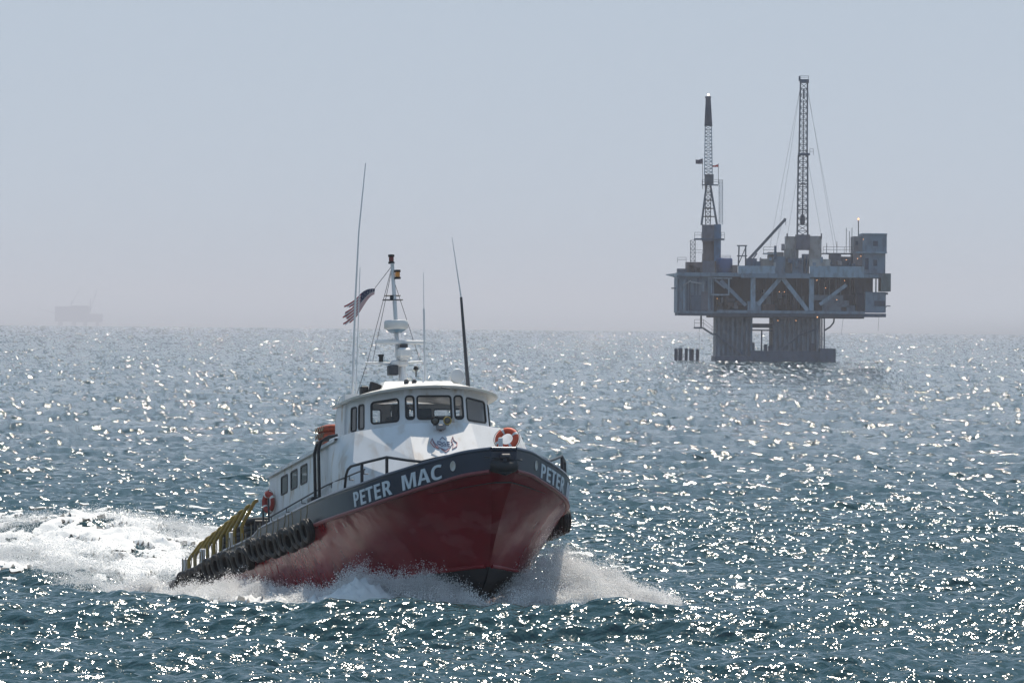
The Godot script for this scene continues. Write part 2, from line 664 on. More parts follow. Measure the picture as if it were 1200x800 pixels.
# ------------------------------------------------------------------ materials
func make_materials() -> void:
	foam_noise.seed = 5
	foam_noise.frequency = 0.02
	foam_noise.fractal_octaves = 4
	var w := mat("water", lin(0.012, 0.043, 0.048), 0.095)
	w.metallic_specular = 0.5
	var hr := mat("hull_red", lin(0.16, 0.014, 0.016), 0.24)
	worn(hr, 3, 0.012, lin(0.15, 0.005, 0.009), lin(0.085, 0.003, 0.006), 0.30, 0.75, Vector3(0.14, 0.22, 0.14))
	stops(hr, [0.0, 0.34, 0.52, 0.66, 0.72, 0.80], [lin(0.11, 0.002, 0.005), lin(0.17, 0.004, 0.010), lin(0.22, 0.005, 0.013), lin(0.20, 0.006, 0.014), lin(0.30, 0.06, 0.065), lin(0.32, 0.09, 0.09)])
	hr.metallic_specular = 0.32
	plate(hr, 61, 0.35)
	mat("rub_red", lin(0.22, 0.045, 0.05), 0.45)
	mat("bottom_black", lin(0.012, 0.012, 0.016), 0.45)
	var nv := mat("navy", lin(0.014, 0.022, 0.05), 0.30)
	worn(nv, 7, 0.02, lin(0.012, 0.019, 0.044), lin(0.022, 0.032, 0.06), 0.35, 0.8, Vector3(0.2, 0.2, 0.2))
	nv.clearcoat_enabled = true
	nv.clearcoat = 0.5
	nv.clearcoat_roughness = 0.25
	var wt := mat("white", lin(0.78, 0.78, 0.79), 0.38)
	worn(wt, 9, 0.02, lin(0.70, 0.70, 0.71), lin(0.58, 0.58, 0.59), 0.45, 0.95, Vector3(0.3, 0.12, 0.3))
	stops(wt, [0.0, 0.35, 0.66, 0.76, 0.84], [lin(0.72, 0.72, 0.73), lin(0.69, 0.69, 0.70), lin(0.63, 0.63, 0.63), lin(0.54, 0.51, 0.47), lin(0.42, 0.33, 0.26)])
	var rw := mat("roof_white", lin(0.78, 0.77, 0.74), 0.45)
	worn(rw, 10, 0.03, lin(0.70, 0.69, 0.66), lin(0.56, 0.55, 0.52), 0.45, 0.95, Vector3(0.3, 0.3, 0.3))
	mat("letter_white", lin(0.62, 0.66, 0.72), 0.45)
	mat("white_cloth", lin(0.72, 0.70, 0.68), 0.8)
	mat("deck_grey", lin(0.12, 0.13, 0.14), 0.75)
	mat("rubber_black", lin(0.012, 0.012, 0.014), 0.55)
	mat("pipe_black", lin(0.010, 0.012, 0.018), 0.4)
	mat("pipe_dark", lin(0.05, 0.052, 0.06), 0.5)
	mat("pipe_grey", lin(0.20, 0.20, 0.21), 0.5)
	mat("anchor_grey", lin(0.24, 0.22, 0.19), 0.6)
	mat("whip_dark", lin(0.06, 0.06, 0.065), 0.5)
	mat("pale_plastic", lin(0.66, 0.66, 0.66), 0.4)
	mat("radome_blue", lin(0.10, 0.20, 0.30), 0.4)
	mat("brass", lin(0.45, 0.33, 0.10), 0.4)
	mat("lens_dark", lin(0.10, 0.10, 0.09), 0.15)
	mat("lens_red", lin(0.16, 0.02, 0.02), 0.2)
	mat("lens_amber", lin(0.75, 0.28, 0.05), 0.2)
	mat("emblem_blue", lin(0.24, 0.25, 0.34), 0.6)
	mat("emblem_red", lin(0.48, 0.20, 0.20), 0.6)
	var ye := mat("yellow", lin(0.42, 0.30, 0.04), 0.55)
	worn(ye, 12, 0.03, lin(0.27, 0.175, 0.022), lin(0.10, 0.075, 0.035), 0.5, 0.85, Vector3(0.9, 0.9, 0.9))
	mat("yellow_dark", lin(0.22, 0.17, 0.05), 0.6)
	var ty := mat("tyre", lin(0.018, 0.018, 0.019), 0.62)
	worn(ty, 13, 0.03, lin(0.010, 0.010, 0.011), lin(0.028, 0.027, 0.026), 0.5, 0.85, Vector3(0.8, 0.8, 0.8))
	mat("rope", lin(0.22, 0.19, 0.14), 0.9)
	mat("life_orange", lin(0.62, 0.085, 0.03), 0.6)
	var lo := mat("life_orange_worn", lin(0.38, 0.07, 0.03), 0.75)
	worn(lo, 14, 0.04, lin(0.42, 0.07, 0.03), lin(0.16, 0.04, 0.025), 0.4, 0.8, Vector3(0.9, 0.9, 0.9))
	mat("ring_red", lin(0.34, 0.035, 0.025), 0.65)
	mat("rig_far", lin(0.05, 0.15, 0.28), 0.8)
	mat("float_dark", lin(0.10, 0.05, 0.035), 0.8)
	for f in [["flag_red", lin(0.27, 0.012, 0.022)], ["flag_white", lin(0.62, 0.60, 0.60)], ["flag_blue", lin(0.012, 0.016, 0.06)]]:
		var fm := mat(f[0], f[1], 0.85)
		fm.cull_mode = BaseMaterial3D.CULL_DISABLED
		fm.backlight_enabled = true
		fm.backlight = Color(0.08, 0.08, 0.08)
	var gc := mat("glass_clear", Color(0.08, 0.10, 0.11, 0.14), 0.03)
	gc.transparency = BaseMaterial3D.TRANSPARENCY_ALPHA
	var gg := mat("glass_grey", Color(0.20, 0.22, 0.24, 0.55), 0.05)
	gg.transparency = BaseMaterial3D.TRANSPARENCY_ALPHA
	# platform paint
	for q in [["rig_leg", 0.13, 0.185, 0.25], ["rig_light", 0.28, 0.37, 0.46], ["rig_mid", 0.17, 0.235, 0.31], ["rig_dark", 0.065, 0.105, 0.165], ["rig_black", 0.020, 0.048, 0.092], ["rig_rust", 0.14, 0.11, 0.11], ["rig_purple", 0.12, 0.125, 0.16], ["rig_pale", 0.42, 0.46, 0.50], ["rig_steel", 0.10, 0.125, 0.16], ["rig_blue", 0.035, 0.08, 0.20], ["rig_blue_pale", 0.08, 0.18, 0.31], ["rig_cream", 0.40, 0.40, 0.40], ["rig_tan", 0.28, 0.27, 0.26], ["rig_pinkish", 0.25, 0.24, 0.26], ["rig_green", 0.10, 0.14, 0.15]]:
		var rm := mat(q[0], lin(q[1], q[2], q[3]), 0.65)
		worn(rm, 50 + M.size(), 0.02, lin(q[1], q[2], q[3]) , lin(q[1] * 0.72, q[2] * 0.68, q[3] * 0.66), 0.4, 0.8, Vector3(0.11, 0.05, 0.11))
	mat("rig_flag", lin(0.10, 0.08, 0.12), 0.8)
	mat("flag_bright", lin(0.70, 0.06, 0.04), 0.8)
	for q in [["lamp_warm", Color(1.0, 0.74, 0.50), 1.3], ["lamp_white", Color(1.0, 0.95, 0.85), 2.5]]:
		var lm := mat(q[0], q[1], 0.3)
		lm.emission_enabled = true
		lm.emission = q[1]
		lm.emission_energy_multiplier = q[2]
	var fo := mat("foam", lin(0.74, 0.75, 0.75), 0.7)
	fo.backlight_enabled = true
	fo.backlight = Color(0.5, 0.5, 0.5)
	M["mist"] = mist_material(0.55)
	var sp := mat("spray", lin(0.98, 0.98, 0.98), 0.5)
	sp.backlight_enabled = true
	sp.backlight = Color(1.0, 1.0, 1.0)

# plates that are not quite fair: a slow, shallow normal map
func plate(m: StandardMaterial3D, sd: int, strength: float) -> void:
	var n := FastNoiseLite.new()
	n.seed = sd
	n.frequency = 0.02
	n.fractal_octaves = 3
	var t := NoiseTexture2D.new()
	t.width = 256
	t.height = 256
	t.seamless = true
	t.noise = n
	t.as_normal_map = true
	t.bump_strength = 6.0
	m.normal_enabled = true
	m.normal_texture = t
	m.normal_scale = strength

func mist_material(density: float) -> FogMaterial:
	var m := FogMaterial.new()
	m.density = density
	m.albedo = Color(1, 1, 1)
	return m

# replace a worn material's two tones by several
func stops(m: StandardMaterial3D, at: Array, tones: Array) -> void:
	var g := Gradient.new()
	g.offsets = PackedFloat32Array(at)
	g.colors = PackedColorArray(tones)
	(m.albedo_texture as NoiseTexture2D).color_ramp = g

# ------------------------------------------------------------------ boat: hull lines
# s = metres aft of the stem head, y = height above the design waterline, w = half-breadth (starboard positive)
const RAIL_Y := [[0.0, 2.84], [0.7, 2.79], [1.4, 2.67], [2.0, 2.56], [2.8, 2.41], [4.6, 2.18], [9.2, 1.97], [12.2, 1.82], [15.6, 1.66], [16.4, 1.50], [20.4, 1.34], [24.4, 1.14], [28.5, 0.97]]
const RAIL_B := [[0.0, 0.36], [0.35, 0.66], [0.8, 1.02], [1.4, 1.42], [2.0, 1.84], [2.8, 2.33], [3.6, 2.68], [4.6, 2.95], [6.0, 3.14], [8.0, 3.24], [20.0, 3.25], [28.5, 3.05]]
const CHINE_Y := [[1.9, -0.14], [3.0, -0.20], [6.0, -0.32], [12.0, -0.42], [28.5, -0.45]]
const CHINE_B := [[1.9, 0.03], [2.6, 0.62], [3.4, 1.15], [5.0, 1.78], [7.0, 2.22], [10.0, 2.56], [14.0, 2.74], [28.5, 2.76]]
const KEEL_Y := [[1.9, -0.16], [2.4, -0.55], [3.4, -0.92], [5.0, -1.15], [8.0, -1.3], [28.5, -1.2]]

func P(s: float, y: float, w: float) -> Vector3:
	return Vector3(-s, y, w)

func rail_pt(u: float) -> Vector3:
	var s := 28.5 * pow(u, 1.7)
	return P(s, slut(RAIL_Y, s), slut(RAIL_B, s))

func knuckle_pt(u: float) -> Vector3:
	var s := 0.06 + 28.44 * pow(u, 1.7)
	var drop := lut([[0, 0.57], [3, 0.62], [12, 0.62], [16, 0.50], [28, 0.45]], s)
	return P(s, slut(RAIL_Y, s) - drop, slut(RAIL_B, s) - lut([[0, 0.07], [3, 0.10], [9, 0.03]], s))

func chine_pt(u: float) -> Vector3:
	var s := 1.9 + 26.6 * pow(u, 1.7)
	return P(s, slut(CHINE_Y, s), slut(CHINE_B, s))

func keel_pt(u: float) -> Vector3:
	var s := 1.9 + 26.6 * pow(u, 1.7)
	return P(s, slut(KEEL_Y, s), 0.02)

func side_pt(u: float, v: float) -> Vector3:
	# v 0 at the knuckle, 1 at the chine; hollow flare forward
	var k := knuckle_pt(u)
	var c := chine_pt(u)
	var hollow := 1.0 + 0.75 * exp(-pow(u * 3.1, 2.0))
	var q := k.lerp(c, v)
	q.z = c.z + (k.z - c.z) * pow(1.0 - v, hollow)
	return q

func flip(p: Vector3, sd: float) -> Vector3:
	return Vector3(p.x, p.y, p.z * sd)

# a u value for a given s along the rail
func u_of(s: float) -> float:
	return pow(clampf(s / 28.5, 0.0, 1.0), 1.0 / 1.7)

func band_pt(s: float, t: float, sd: float, proud: float) -> Vector3:
	# point on the outside of the bulwark band: t 0 at the knuckle, 1 at the rail
	var u := u_of(s)
	var p := knuckle_pt(u).lerp(rail_pt(u), t)
	var p2 := knuckle_pt(u + 0.004).lerp(rail_pt(u + 0.004), t)
	var out := (p2 - p).cross(rail_pt(u) - knuckle_pt(u)).normalized()
	if out.z < 0:
		out = -out
	return flip(p + out * proud, sd)

func build_hull(b: Node3D) -> void:
	var NU := 60
	var NV := 12
	var st := mb()
	st.set_smooth_group(1)
	for sd in [-1.0, 1.0]:
		for i in NU:
			var u0 := float(i) / NU
			var u1 := float(i + 1) / NU
			for j in NV:
				var v0 := float(j) / NV
				var v1 := float(j + 1) / NV
				quad(st, flip(side_pt(u0, v0), sd), flip(side_pt(u1, v0), sd), flip(side_pt(u1, v1), sd), flip(side_pt(u0, v1), sd), Vector3(0.3, -0.2, sd))
	# snub stem
	for j in NV:
		var a := side_pt(0, float(j) / NV)
		var c := side_pt(0, float(j + 1) / NV)
		st.set_smooth_group(-1)
		quad(st, a, c, flip(c, -1), flip(a, -1), Vector3(1, -0.3, 0))
	# transom
	var tk := side_pt(1, 0)
	var tc := side_pt(1, 1)
	quad(st, tk, tc, flip(tc, -1), flip(tk, -1), Vector3(-1, 0, 0))
	var hull := put(st, "hull", M.hull_red, b)
	hull.set_meta("label", "dark red flared hull of the crew boat")
	# bottom
	st = mb()
	for sd in [-1.0, 1.0]:
		for i in NU:
			var u0 := float(i) / NU
			var u1 := float(i + 1) / NU
			st.set_smooth_group(1)
			quad(st, flip(chine_pt(u0), sd), flip(chine_pt(u1), sd), flip(keel_pt(u1), sd), flip(keel_pt(u0), sd), Vector3(0.2, -1, sd * 0.4))
	put(st, "bottom", M.bottom_black, hull)
	# spray rail along the chine and rub strip along the knuckle
	for sd in [-1.0, 1.0]:
		st = mb()
		var pts := []
		for i in 41:
			var c := chine_pt(0.02 + 0.98 * i / 40.0)
			pts.append(flip(c + Vector3(0, 0.02, 0.03), sd))
		tube(st, pts, 0.06, 6)
		put(st, "spray_rail", M.hull_red, hull)
		st = mb()
		pts = []
		for i in 61:
			var c := knuckle_pt(i / 60.0)
			pts.append(flip(c + Vector3(0, 0, 0.025), sd))
		tube(st, pts, 0.055, 8)
		put(st, "rub_strip", M.rub_red, hull)
	# bulwark with thickness and a rail cap
	st = mb()
	var cap := mb()
	for sd in [-1.0, 1.0]:
		for i in NU:
			var u0 := float(i) / NU
			var u1 := float(i + 1) / NU
			var k0 := knuckle_pt(u0)
			var k1 := knuckle_pt(u1)
			var r0 := rail_pt(u0)
			var r1 := rail_pt(u1)
			st.set_smooth_group(1)
			quad(st, flip(k0, sd), flip(k1, sd), flip(r1, sd), flip(r0, sd), Vector3(0.3, 0, sd))
			st.set_smooth_group(3)
			var inn := Vector3(-0.03, 0, -0.09)
			quad(st, flip(k0 + inn, sd), flip(k1 + inn, sd), flip(r1 + inn, sd), flip(r0 + inn, sd), Vector3(-0.3, 0, -sd))
	var a0 := knuckle_pt(0)
	var b0 := rail_pt(0)
	st.set_smooth_group(-1)
	quad(st, a0, b0, flip(b0, -1), flip(a0, -1), Vector3(1, 0, 0))
	var q0 := a0 + Vector3(-0.1, 0, 0)
	var q1 := b0 + Vector3(-0.1, 0, 0)
	quad(st, q0, q1, flip(q1, -1), flip(q0, -1), Vector3(-1, 0, 0))
	a0 = knuckle_pt(1)
	b0 = rail_pt(1)
	quad(st, a0, b0, flip(b0, -1), flip(a0, -1), Vector3(-1, 0, 0))
	var bul := put(st, "bulwark", M.navy, b)
	bul.set_meta("label", "navy blue bulwark carrying the painted name")
	for sd in [-1.0, 1.0]:
		var pts2 := []
		for i in 61:
			pts2.append(flip(rail_pt(i / 60.0) + Vector3(-0.015, 0.01, -0.045), sd))
		tube(cap, pts2, 0.065, 8)
	tube(cap, [rail_pt(0) + Vector3(-0.015, 0.01, -0.04), flip(rail_pt(0) + Vector3(-0.015, 0.01, -0.04), -1)], 0.064, 8)
	put(cap, "rail_cap", M.navy, bul)
	# fairlead plates near the stem, white
	for sd in [-1.0, 1.0]:
		st = mb()
		var c := band_pt(0.98, 0.55, sd, 0.012)
		var tx := (band_pt(1.15, 0.55, sd, 0.012) - c).normalized()
		var ty := (band_pt(0.98, 0.8, sd, 0.012) - c).normalized()
		var out := Vector3(0.6, 0, sd)
		for k in 20:
			var a1 := TAU * k / 20.0
			var a2 := TAU * (k + 1) / 20.0
			tri(st, c, c + tx * cos(a1) * 0.085 + ty * sin(a1) * 0.115, c + tx * cos(a2) * 0.085 + ty * sin(a2) * 0.115, out)
		var pl := put(st, "fairlead", M.white, bul)
		st = mb()
		var loop := []
		for k in 21:
			var a3 := TAU * (k % 20) / 20.0
			loop.append(c + tx * cos(a3) * 0.09 + ty * sin(a3) * 0.12)
		tube(st, loop, 0.014, 5)
		put(st, "fairlead_rim", M.white, bul)
	name_on_bow(bul)
	# decks
	st = mb()
	for i in NU:
		var u0 := float(i) / NU
		var u1 := float(i + 1) / NU
		var d0 := deck_pt(u0)
		var d1 := deck_pt(u1)
		quad(st, d0, d1, flip(d1, -1), flip(d0, -1), Vector3.UP)
	put(st, "deck", M.deck_grey, b)

func deck_y(s: float) -> float:
	return lut([[0, 2.0], [5, 1.5], [9, 1.30], [15, 1.0], [17, 0.72], [28.5, 0.45]], s)

func deck_pt(u: float) -> Vector3:
	var r := knuckle_pt(u)
	return P(-r.x, deck_y(-r.x), maxf(r.z - 0.14, 0.02))

func name_on_bow(bul: Node3D) -> void:
	var tm := TextMesh.new()
	var f := SystemFont.new()
	f.font_names = PackedStringArray(["Droid Sans"])
	f.font_weight = 700
	tm.font = f
	tm.text = "PETER  MAC"
	tm.font_size = 64
	tm.pixel_size = 0.01
	tm.depth = 0.02
	tm.curve_step = 4.0
	var arr := tm.get_mesh_arrays()
	var vs: PackedVector3Array = arr[Mesh.ARRAY_VERTEX]
	var idx: PackedInt32Array = arr[Mesh.ARRAY_INDEX]
	var lo := Vector3(1e9, 1e9, 1e9)
	var hi := -lo
	for v in vs:
		lo = lo.min(v)
		hi = hi.max(v)
	for sd in [-1.0, 1.0]:
		var st := mb()
		# arc length along the band between its ends
		var table := []
		var acc := 0.0
		var last := band_pt(1.32, 0.5, 1.0, 0.0)
		for k in 81:
			var s := 1.32 + 3.45 * k / 80.0
			var p := band_pt(s, 0.5, 1.0, 0.0)
			acc += p.distance_to(last)
			last = p
			table.append([acc, s])
		for t in range(0, idx.size(), 3):
			var q := []
			for e in 3:
				var v: Vector3 = vs[idx[t + e]]
				var fx := (v.x - lo.x) / (hi.x - lo.x)
				var fy := (v.y - lo.y) / (hi.y - lo.y)
				var along := (1.0 - fx) * acc if sd > 0 else fx * acc
				var s := lut(table, along)
				var z := 0.022 if v.z > 0 else 0.004
				q.append(band_pt(s, 0.16 + 0.64 * fy, sd, z))
			tri(st, q[0], q[1], q[2], Vector3(0.5, 0, sd))
		var o := put(st, "name_lettering", M.letter_white, bul)
		o.set_meta("label", "white painted name PETER MAC")

# ------------------------------------------------------------------ panels with window openings
func bilerp(c: Array, u: float, v: float) -> Vector3:
	return (c[0] as Vector3).lerp(c[1], u).lerp((c[3] as Vector3).lerp(c[2], u), v)

# rounded rectangle in the panel's (u, v): four arcs of points
func hole_arcs(c: Array, h: Array, grow: float, segs := 4) -> Array:
	var W: float = ((c[1] as Vector3).distance_to(c[0]) + (c[2] as Vector3).distance_to(c[3])) * 0.5
	var H: float = (c[3] as Vector3).distance_to(c[0])
	var x0: float = h[0] * W - grow
	var y0: float = h[1] * H - grow
	var x1: float = h[2] * W + grow
	var y1: float = h[3] * H + grow
	var r: float = clampf(h[4] + grow, 0.005, minf(x1 - x0, y1 - y0) * 0.499)
	var arcs := []
	for k in 4:
		var cx: float = x0 + r if k == 0 or k == 3 else x1 - r
		var cy: float = y0 + r if k < 2 else y1 - r
		var arc := []
		for i in segs + 1:
			var a := PI + PI * 0.5 * k + PI * 0.5 * i / segs
			arc.append(bilerp(c, (cx + r * cos(a)) / W, (cy + r * sin(a)) / H))
		arcs.append(arc)
	return arcs

func flat_loop(arcs: Array) -> Array:
	var l := []
	for a in arcs:
		l.append_array(a)
	return l

func panel(st: SurfaceTool, c: Array, holes: Array, thick: float, out: Vector3) -> void:
	var n := (c[1] - c[0] as Vector3).cross(c[3] - c[0]).normalized()
	if n.dot(out) < 0:
		n = -n
	var inner := []
	for p in c:
		inner.append(p - n * thick)
	if holes.is_empty():
		quad(st, c[0], c[1], c[2], c[3], n)
		quad(st, inner[0], inner[1], inner[2], inner[3], -n)
		return
	for i in holes.size():
		var ua: float = 0.0 if i == 0 else (holes[i - 1][2] + holes[i][0]) * 0.5
		var ub: float = 1.0 if i == holes.size() - 1 else (holes[i][2] + holes[i + 1][0]) * 0.5
		for side in 2:
			var cc: Array = c if side == 0 else inner
			var nn := n if side == 0 else -n
			var cell := [bilerp(cc, ua, 0), bilerp(cc, ub, 0), bilerp(cc, ub, 1), bilerp(cc, ua, 1)]
			var arcs := hole_arcs(cc, holes[i], 0.0)
			for k in 4:
				var arc: Array = arcs[k]
				for j in arc.size() - 1:
					tri(st, cell[k], arc[j], arc[j + 1], nn)
				var nxt: Array = arcs[(k + 1) % 4]
				quad(st, cell[k], arc[-1], nxt[0], cell[(k + 1) % 4], nn)
		var lo := flat_loop(hole_arcs(c, holes[i], 0.0))
		var li := flat_loop(hole_arcs(inner, holes[i], 0.0))
		var mid := bilerp(c, (holes[i][0] + holes[i][2]) * 0.5, (holes[i][1] + holes[i][3]) * 0.5)
		for j in lo.size():
			var j2 := (j + 1) % lo.size()
			quad(st, lo[j], lo[j2], li[j2], li[j], mid - lo[j])

func window(parent: Node3D, c: Array, h: Array, out: Vector3, rim: float, frame_mat: Material, glass: Material) -> MeshInstance3D:
	var n := (c[1] - c[0] as Vector3).cross(c[3] - c[0]).normalized()
	if n.dot(out) < 0:
		n = -n
	var st := mb()
	var a := flat_loop(hole_arcs(c, h, 0.012))
	var b := flat_loop(hole_arcs(c, h, -rim))
	for i in a.size():
		var j := (i + 1) % a.size()
		var p := n * 0.018
		quad(st, a[i] + p, a[j] + p, b[j] + p, b[i] + p, n)
		quad(st, a[i] + p, a[j] + p, a[j] - p * 0.2, a[i] - p * 0.2, a[i] - (b[i] + b[(i + b.size() / 2) % b.size()]) * 0.5)
		quad(st, b[i] + p, b[j] + p, b[j] - p * 1.5, b[i] - p * 1.5, (b[(i + b.size() / 2) % b.size()] - b[i]))
	var w := put(st, "window_frame", frame_mat, parent)
	st = mb()
	var mid := Vector3.ZERO
	for q in b:
		mid += q
	mid /= b.size()
	for i in b.size():
		tri(st, mid, b[i], b[(i + 1) % b.size()], n)
	put(st, "window_pane", glass, parent)
	return w

# ------------------------------------------------------------------ boat: superstructure
func build_house(b: Node3D) -> void:
	# long passenger house, s 9.0 to 17.3
	var st := mb()
	var hw := 2.62
	var house := Node3D.new()
	house.name = "passenger_house"
	b.add_child(house, true)
	var top_f := 3.74
	var top_a := 3.30
	var holes := []
	var us := [[0.10, 0.205], [0.245, 0.35], [0.39, 0.495], [0.60, 0.70]]
	for sd in [-1.0, 1.0]:
		var c := [P(17.3, 0.8, hw * sd), P(8.6, 1.2, hw * sd), P(8.6, top_f, (hw - 0.06) * sd), P(17.3, top_a, (hw - 0.06) * sd)]
		holes = []
		for k in 3:
			holes.append([0.19 + 0.148 * k, 0.70, 0.19 + 0.148 * k + 0.098, 0.905, 0.07])
		panel(st, c, holes, 0.05, Vector3(0, 0, sd))
		for h in holes:
			window(house, c, h, Vector3(0, 0, sd), 0.03, M.rubber_black, M.glass_grey)
	# aft wall, front is closed by the fore house; roof with camber
	panel(st, [P(17.3, 0.8, hw), P(17.3, 0.8, -hw), P(17.3, top_a, -hw + 0.06), P(17.3, top_a, hw - 0.06)], [[0.42, 0.1, 0.58, 0.85, 0.08]], 0.05, Vector3(-1, 0, 0))
	put(st, "house_wall", M.white, house)
	st = mb()
	var NR := 10
	st.set_smooth_group(1)
	for i in NR:
		var w0 := lerpf(-hw - 0.03, hw + 0.03, float(i) / NR)
		var w1 := lerpf(-hw - 0.03, hw + 0.03, float(i + 1) / NR)
		var y0 := 0.16 * (1.0 - pow(w0 / hw, 2.0))
		var y1 := 0.16 * (1.0 - pow(w1 / hw, 2.0))
		quad(st, P(8.4, top_f + y0, w0), P(17.45, top_a + y0, w0), P(17.45, top_a + y1, w1), P(8.4, top_f + y1, w1), Vector3.UP)
		quad(st, P(8.4, top_f + y0 - 0.05, w0), P(17.45, top_a + y0 - 0.05, w0), P(17.45, top_a + y1 - 0.05, w1), P(8.4, top_f + y1 - 0.05, w1), Vector3.DOWN)
		st.set_smooth_group(-1)
		quad(st, P(17.45, top_a + y0, w0), P(17.45, top_a + y1, w1), P(17.45, top_a + y1 - 0.05, w1), P(17.45, top_a + y0 - 0.05, w0), Vector3(-1, 0, 0))
		st.set_smooth_group(1)
	for sd in [-1.0, 1.0]:
		var e: float = (hw + 0.03) * sd
		quad(st, P(8.4, top_f, e), P(17.45, top_a, e), P(17.45, top_a - 0.09, e), P(8.4, top_f - 0.09, e), Vector3(0, 0, sd))
	put(st, "house_roof", M.white, house)
	# hand rails along the house side
	for sd in [-1.0, 1.0]:
		st = mb()
		var pts := []
		for k in 12:
			var s := lerpf(16.6, 4.9, k / 11.0)
			pts.append(P(s, lut([[4.9, 2.66], [9.5, 2.50], [16.6, 2.08]], s), lut([[4.9, 2.62], [8.6, hw + 0.09], [20, hw + 0.09]], s) * sd))
		tube(st, pts, 0.022, 6)
		for s in [16.4, 14.4, 12.4, 10.6, 8.6, 6.6, 5.0]:
			var q := P(s, lut([[4.9, 2.66], [9.5, 2.50], [16.6, 2.08]], s), lut([[4.9, 2.62], [8.6, hw + 0.09], [20, hw + 0.09]], s) * sd)
			tube(st, [q, q + Vector3(0, -0.12, 0.0), q + Vector3(0, -0.12, -0.12 * sd)], 0.016, 5)
		put(st, "hand_rail", M.pipe_dark, house)
	# two hooked ladder rails and a locker by the step up to the fore deck
	for sd in [-1.0, 1.0]:
		for k in 2:
			st = mb()
			var s0 := 10.25 - 0.52 * k
			tube(st, [P(s0, 1.55, 2.80 * sd), P(s0, 3.45 + 0.06 * k, 2.80 * sd), P(s0 - 0.05, 3.68 + 0.06 * k, 2.74 * sd), P(s0 - 0.15, 3.80 + 0.06 * k, 2.55 * sd), P(s0 - 0.22, 3.84 + 0.06 * k, 2.3 * sd)], 0.045, 8)
			put(st, "ladder_rail", M.pipe_black, house)
		st = mb()
		bbox(st, P(9.95, 2.02, 2.86 * sd), Vector3(0.55, 0.42, 0.36), 0.03)
		put(st, "locker", M.pipe_black, house)
	# stanchions at the aft end of the house
	for sd in [-1.0, 1.0]:
		for k in 2:
			st = mb()
			tube(st, [P(17.0 - 0.75 * k, 1.1, 2.82 * sd), P(17.0 - 0.75 * k, 2.6, 2.82 * sd)], 0.03, 6)
			put(st, "stanchion", M.pipe_dark, house)
	# fore house: three raked front facets with rounded shoulders
	build_fore_house(b)

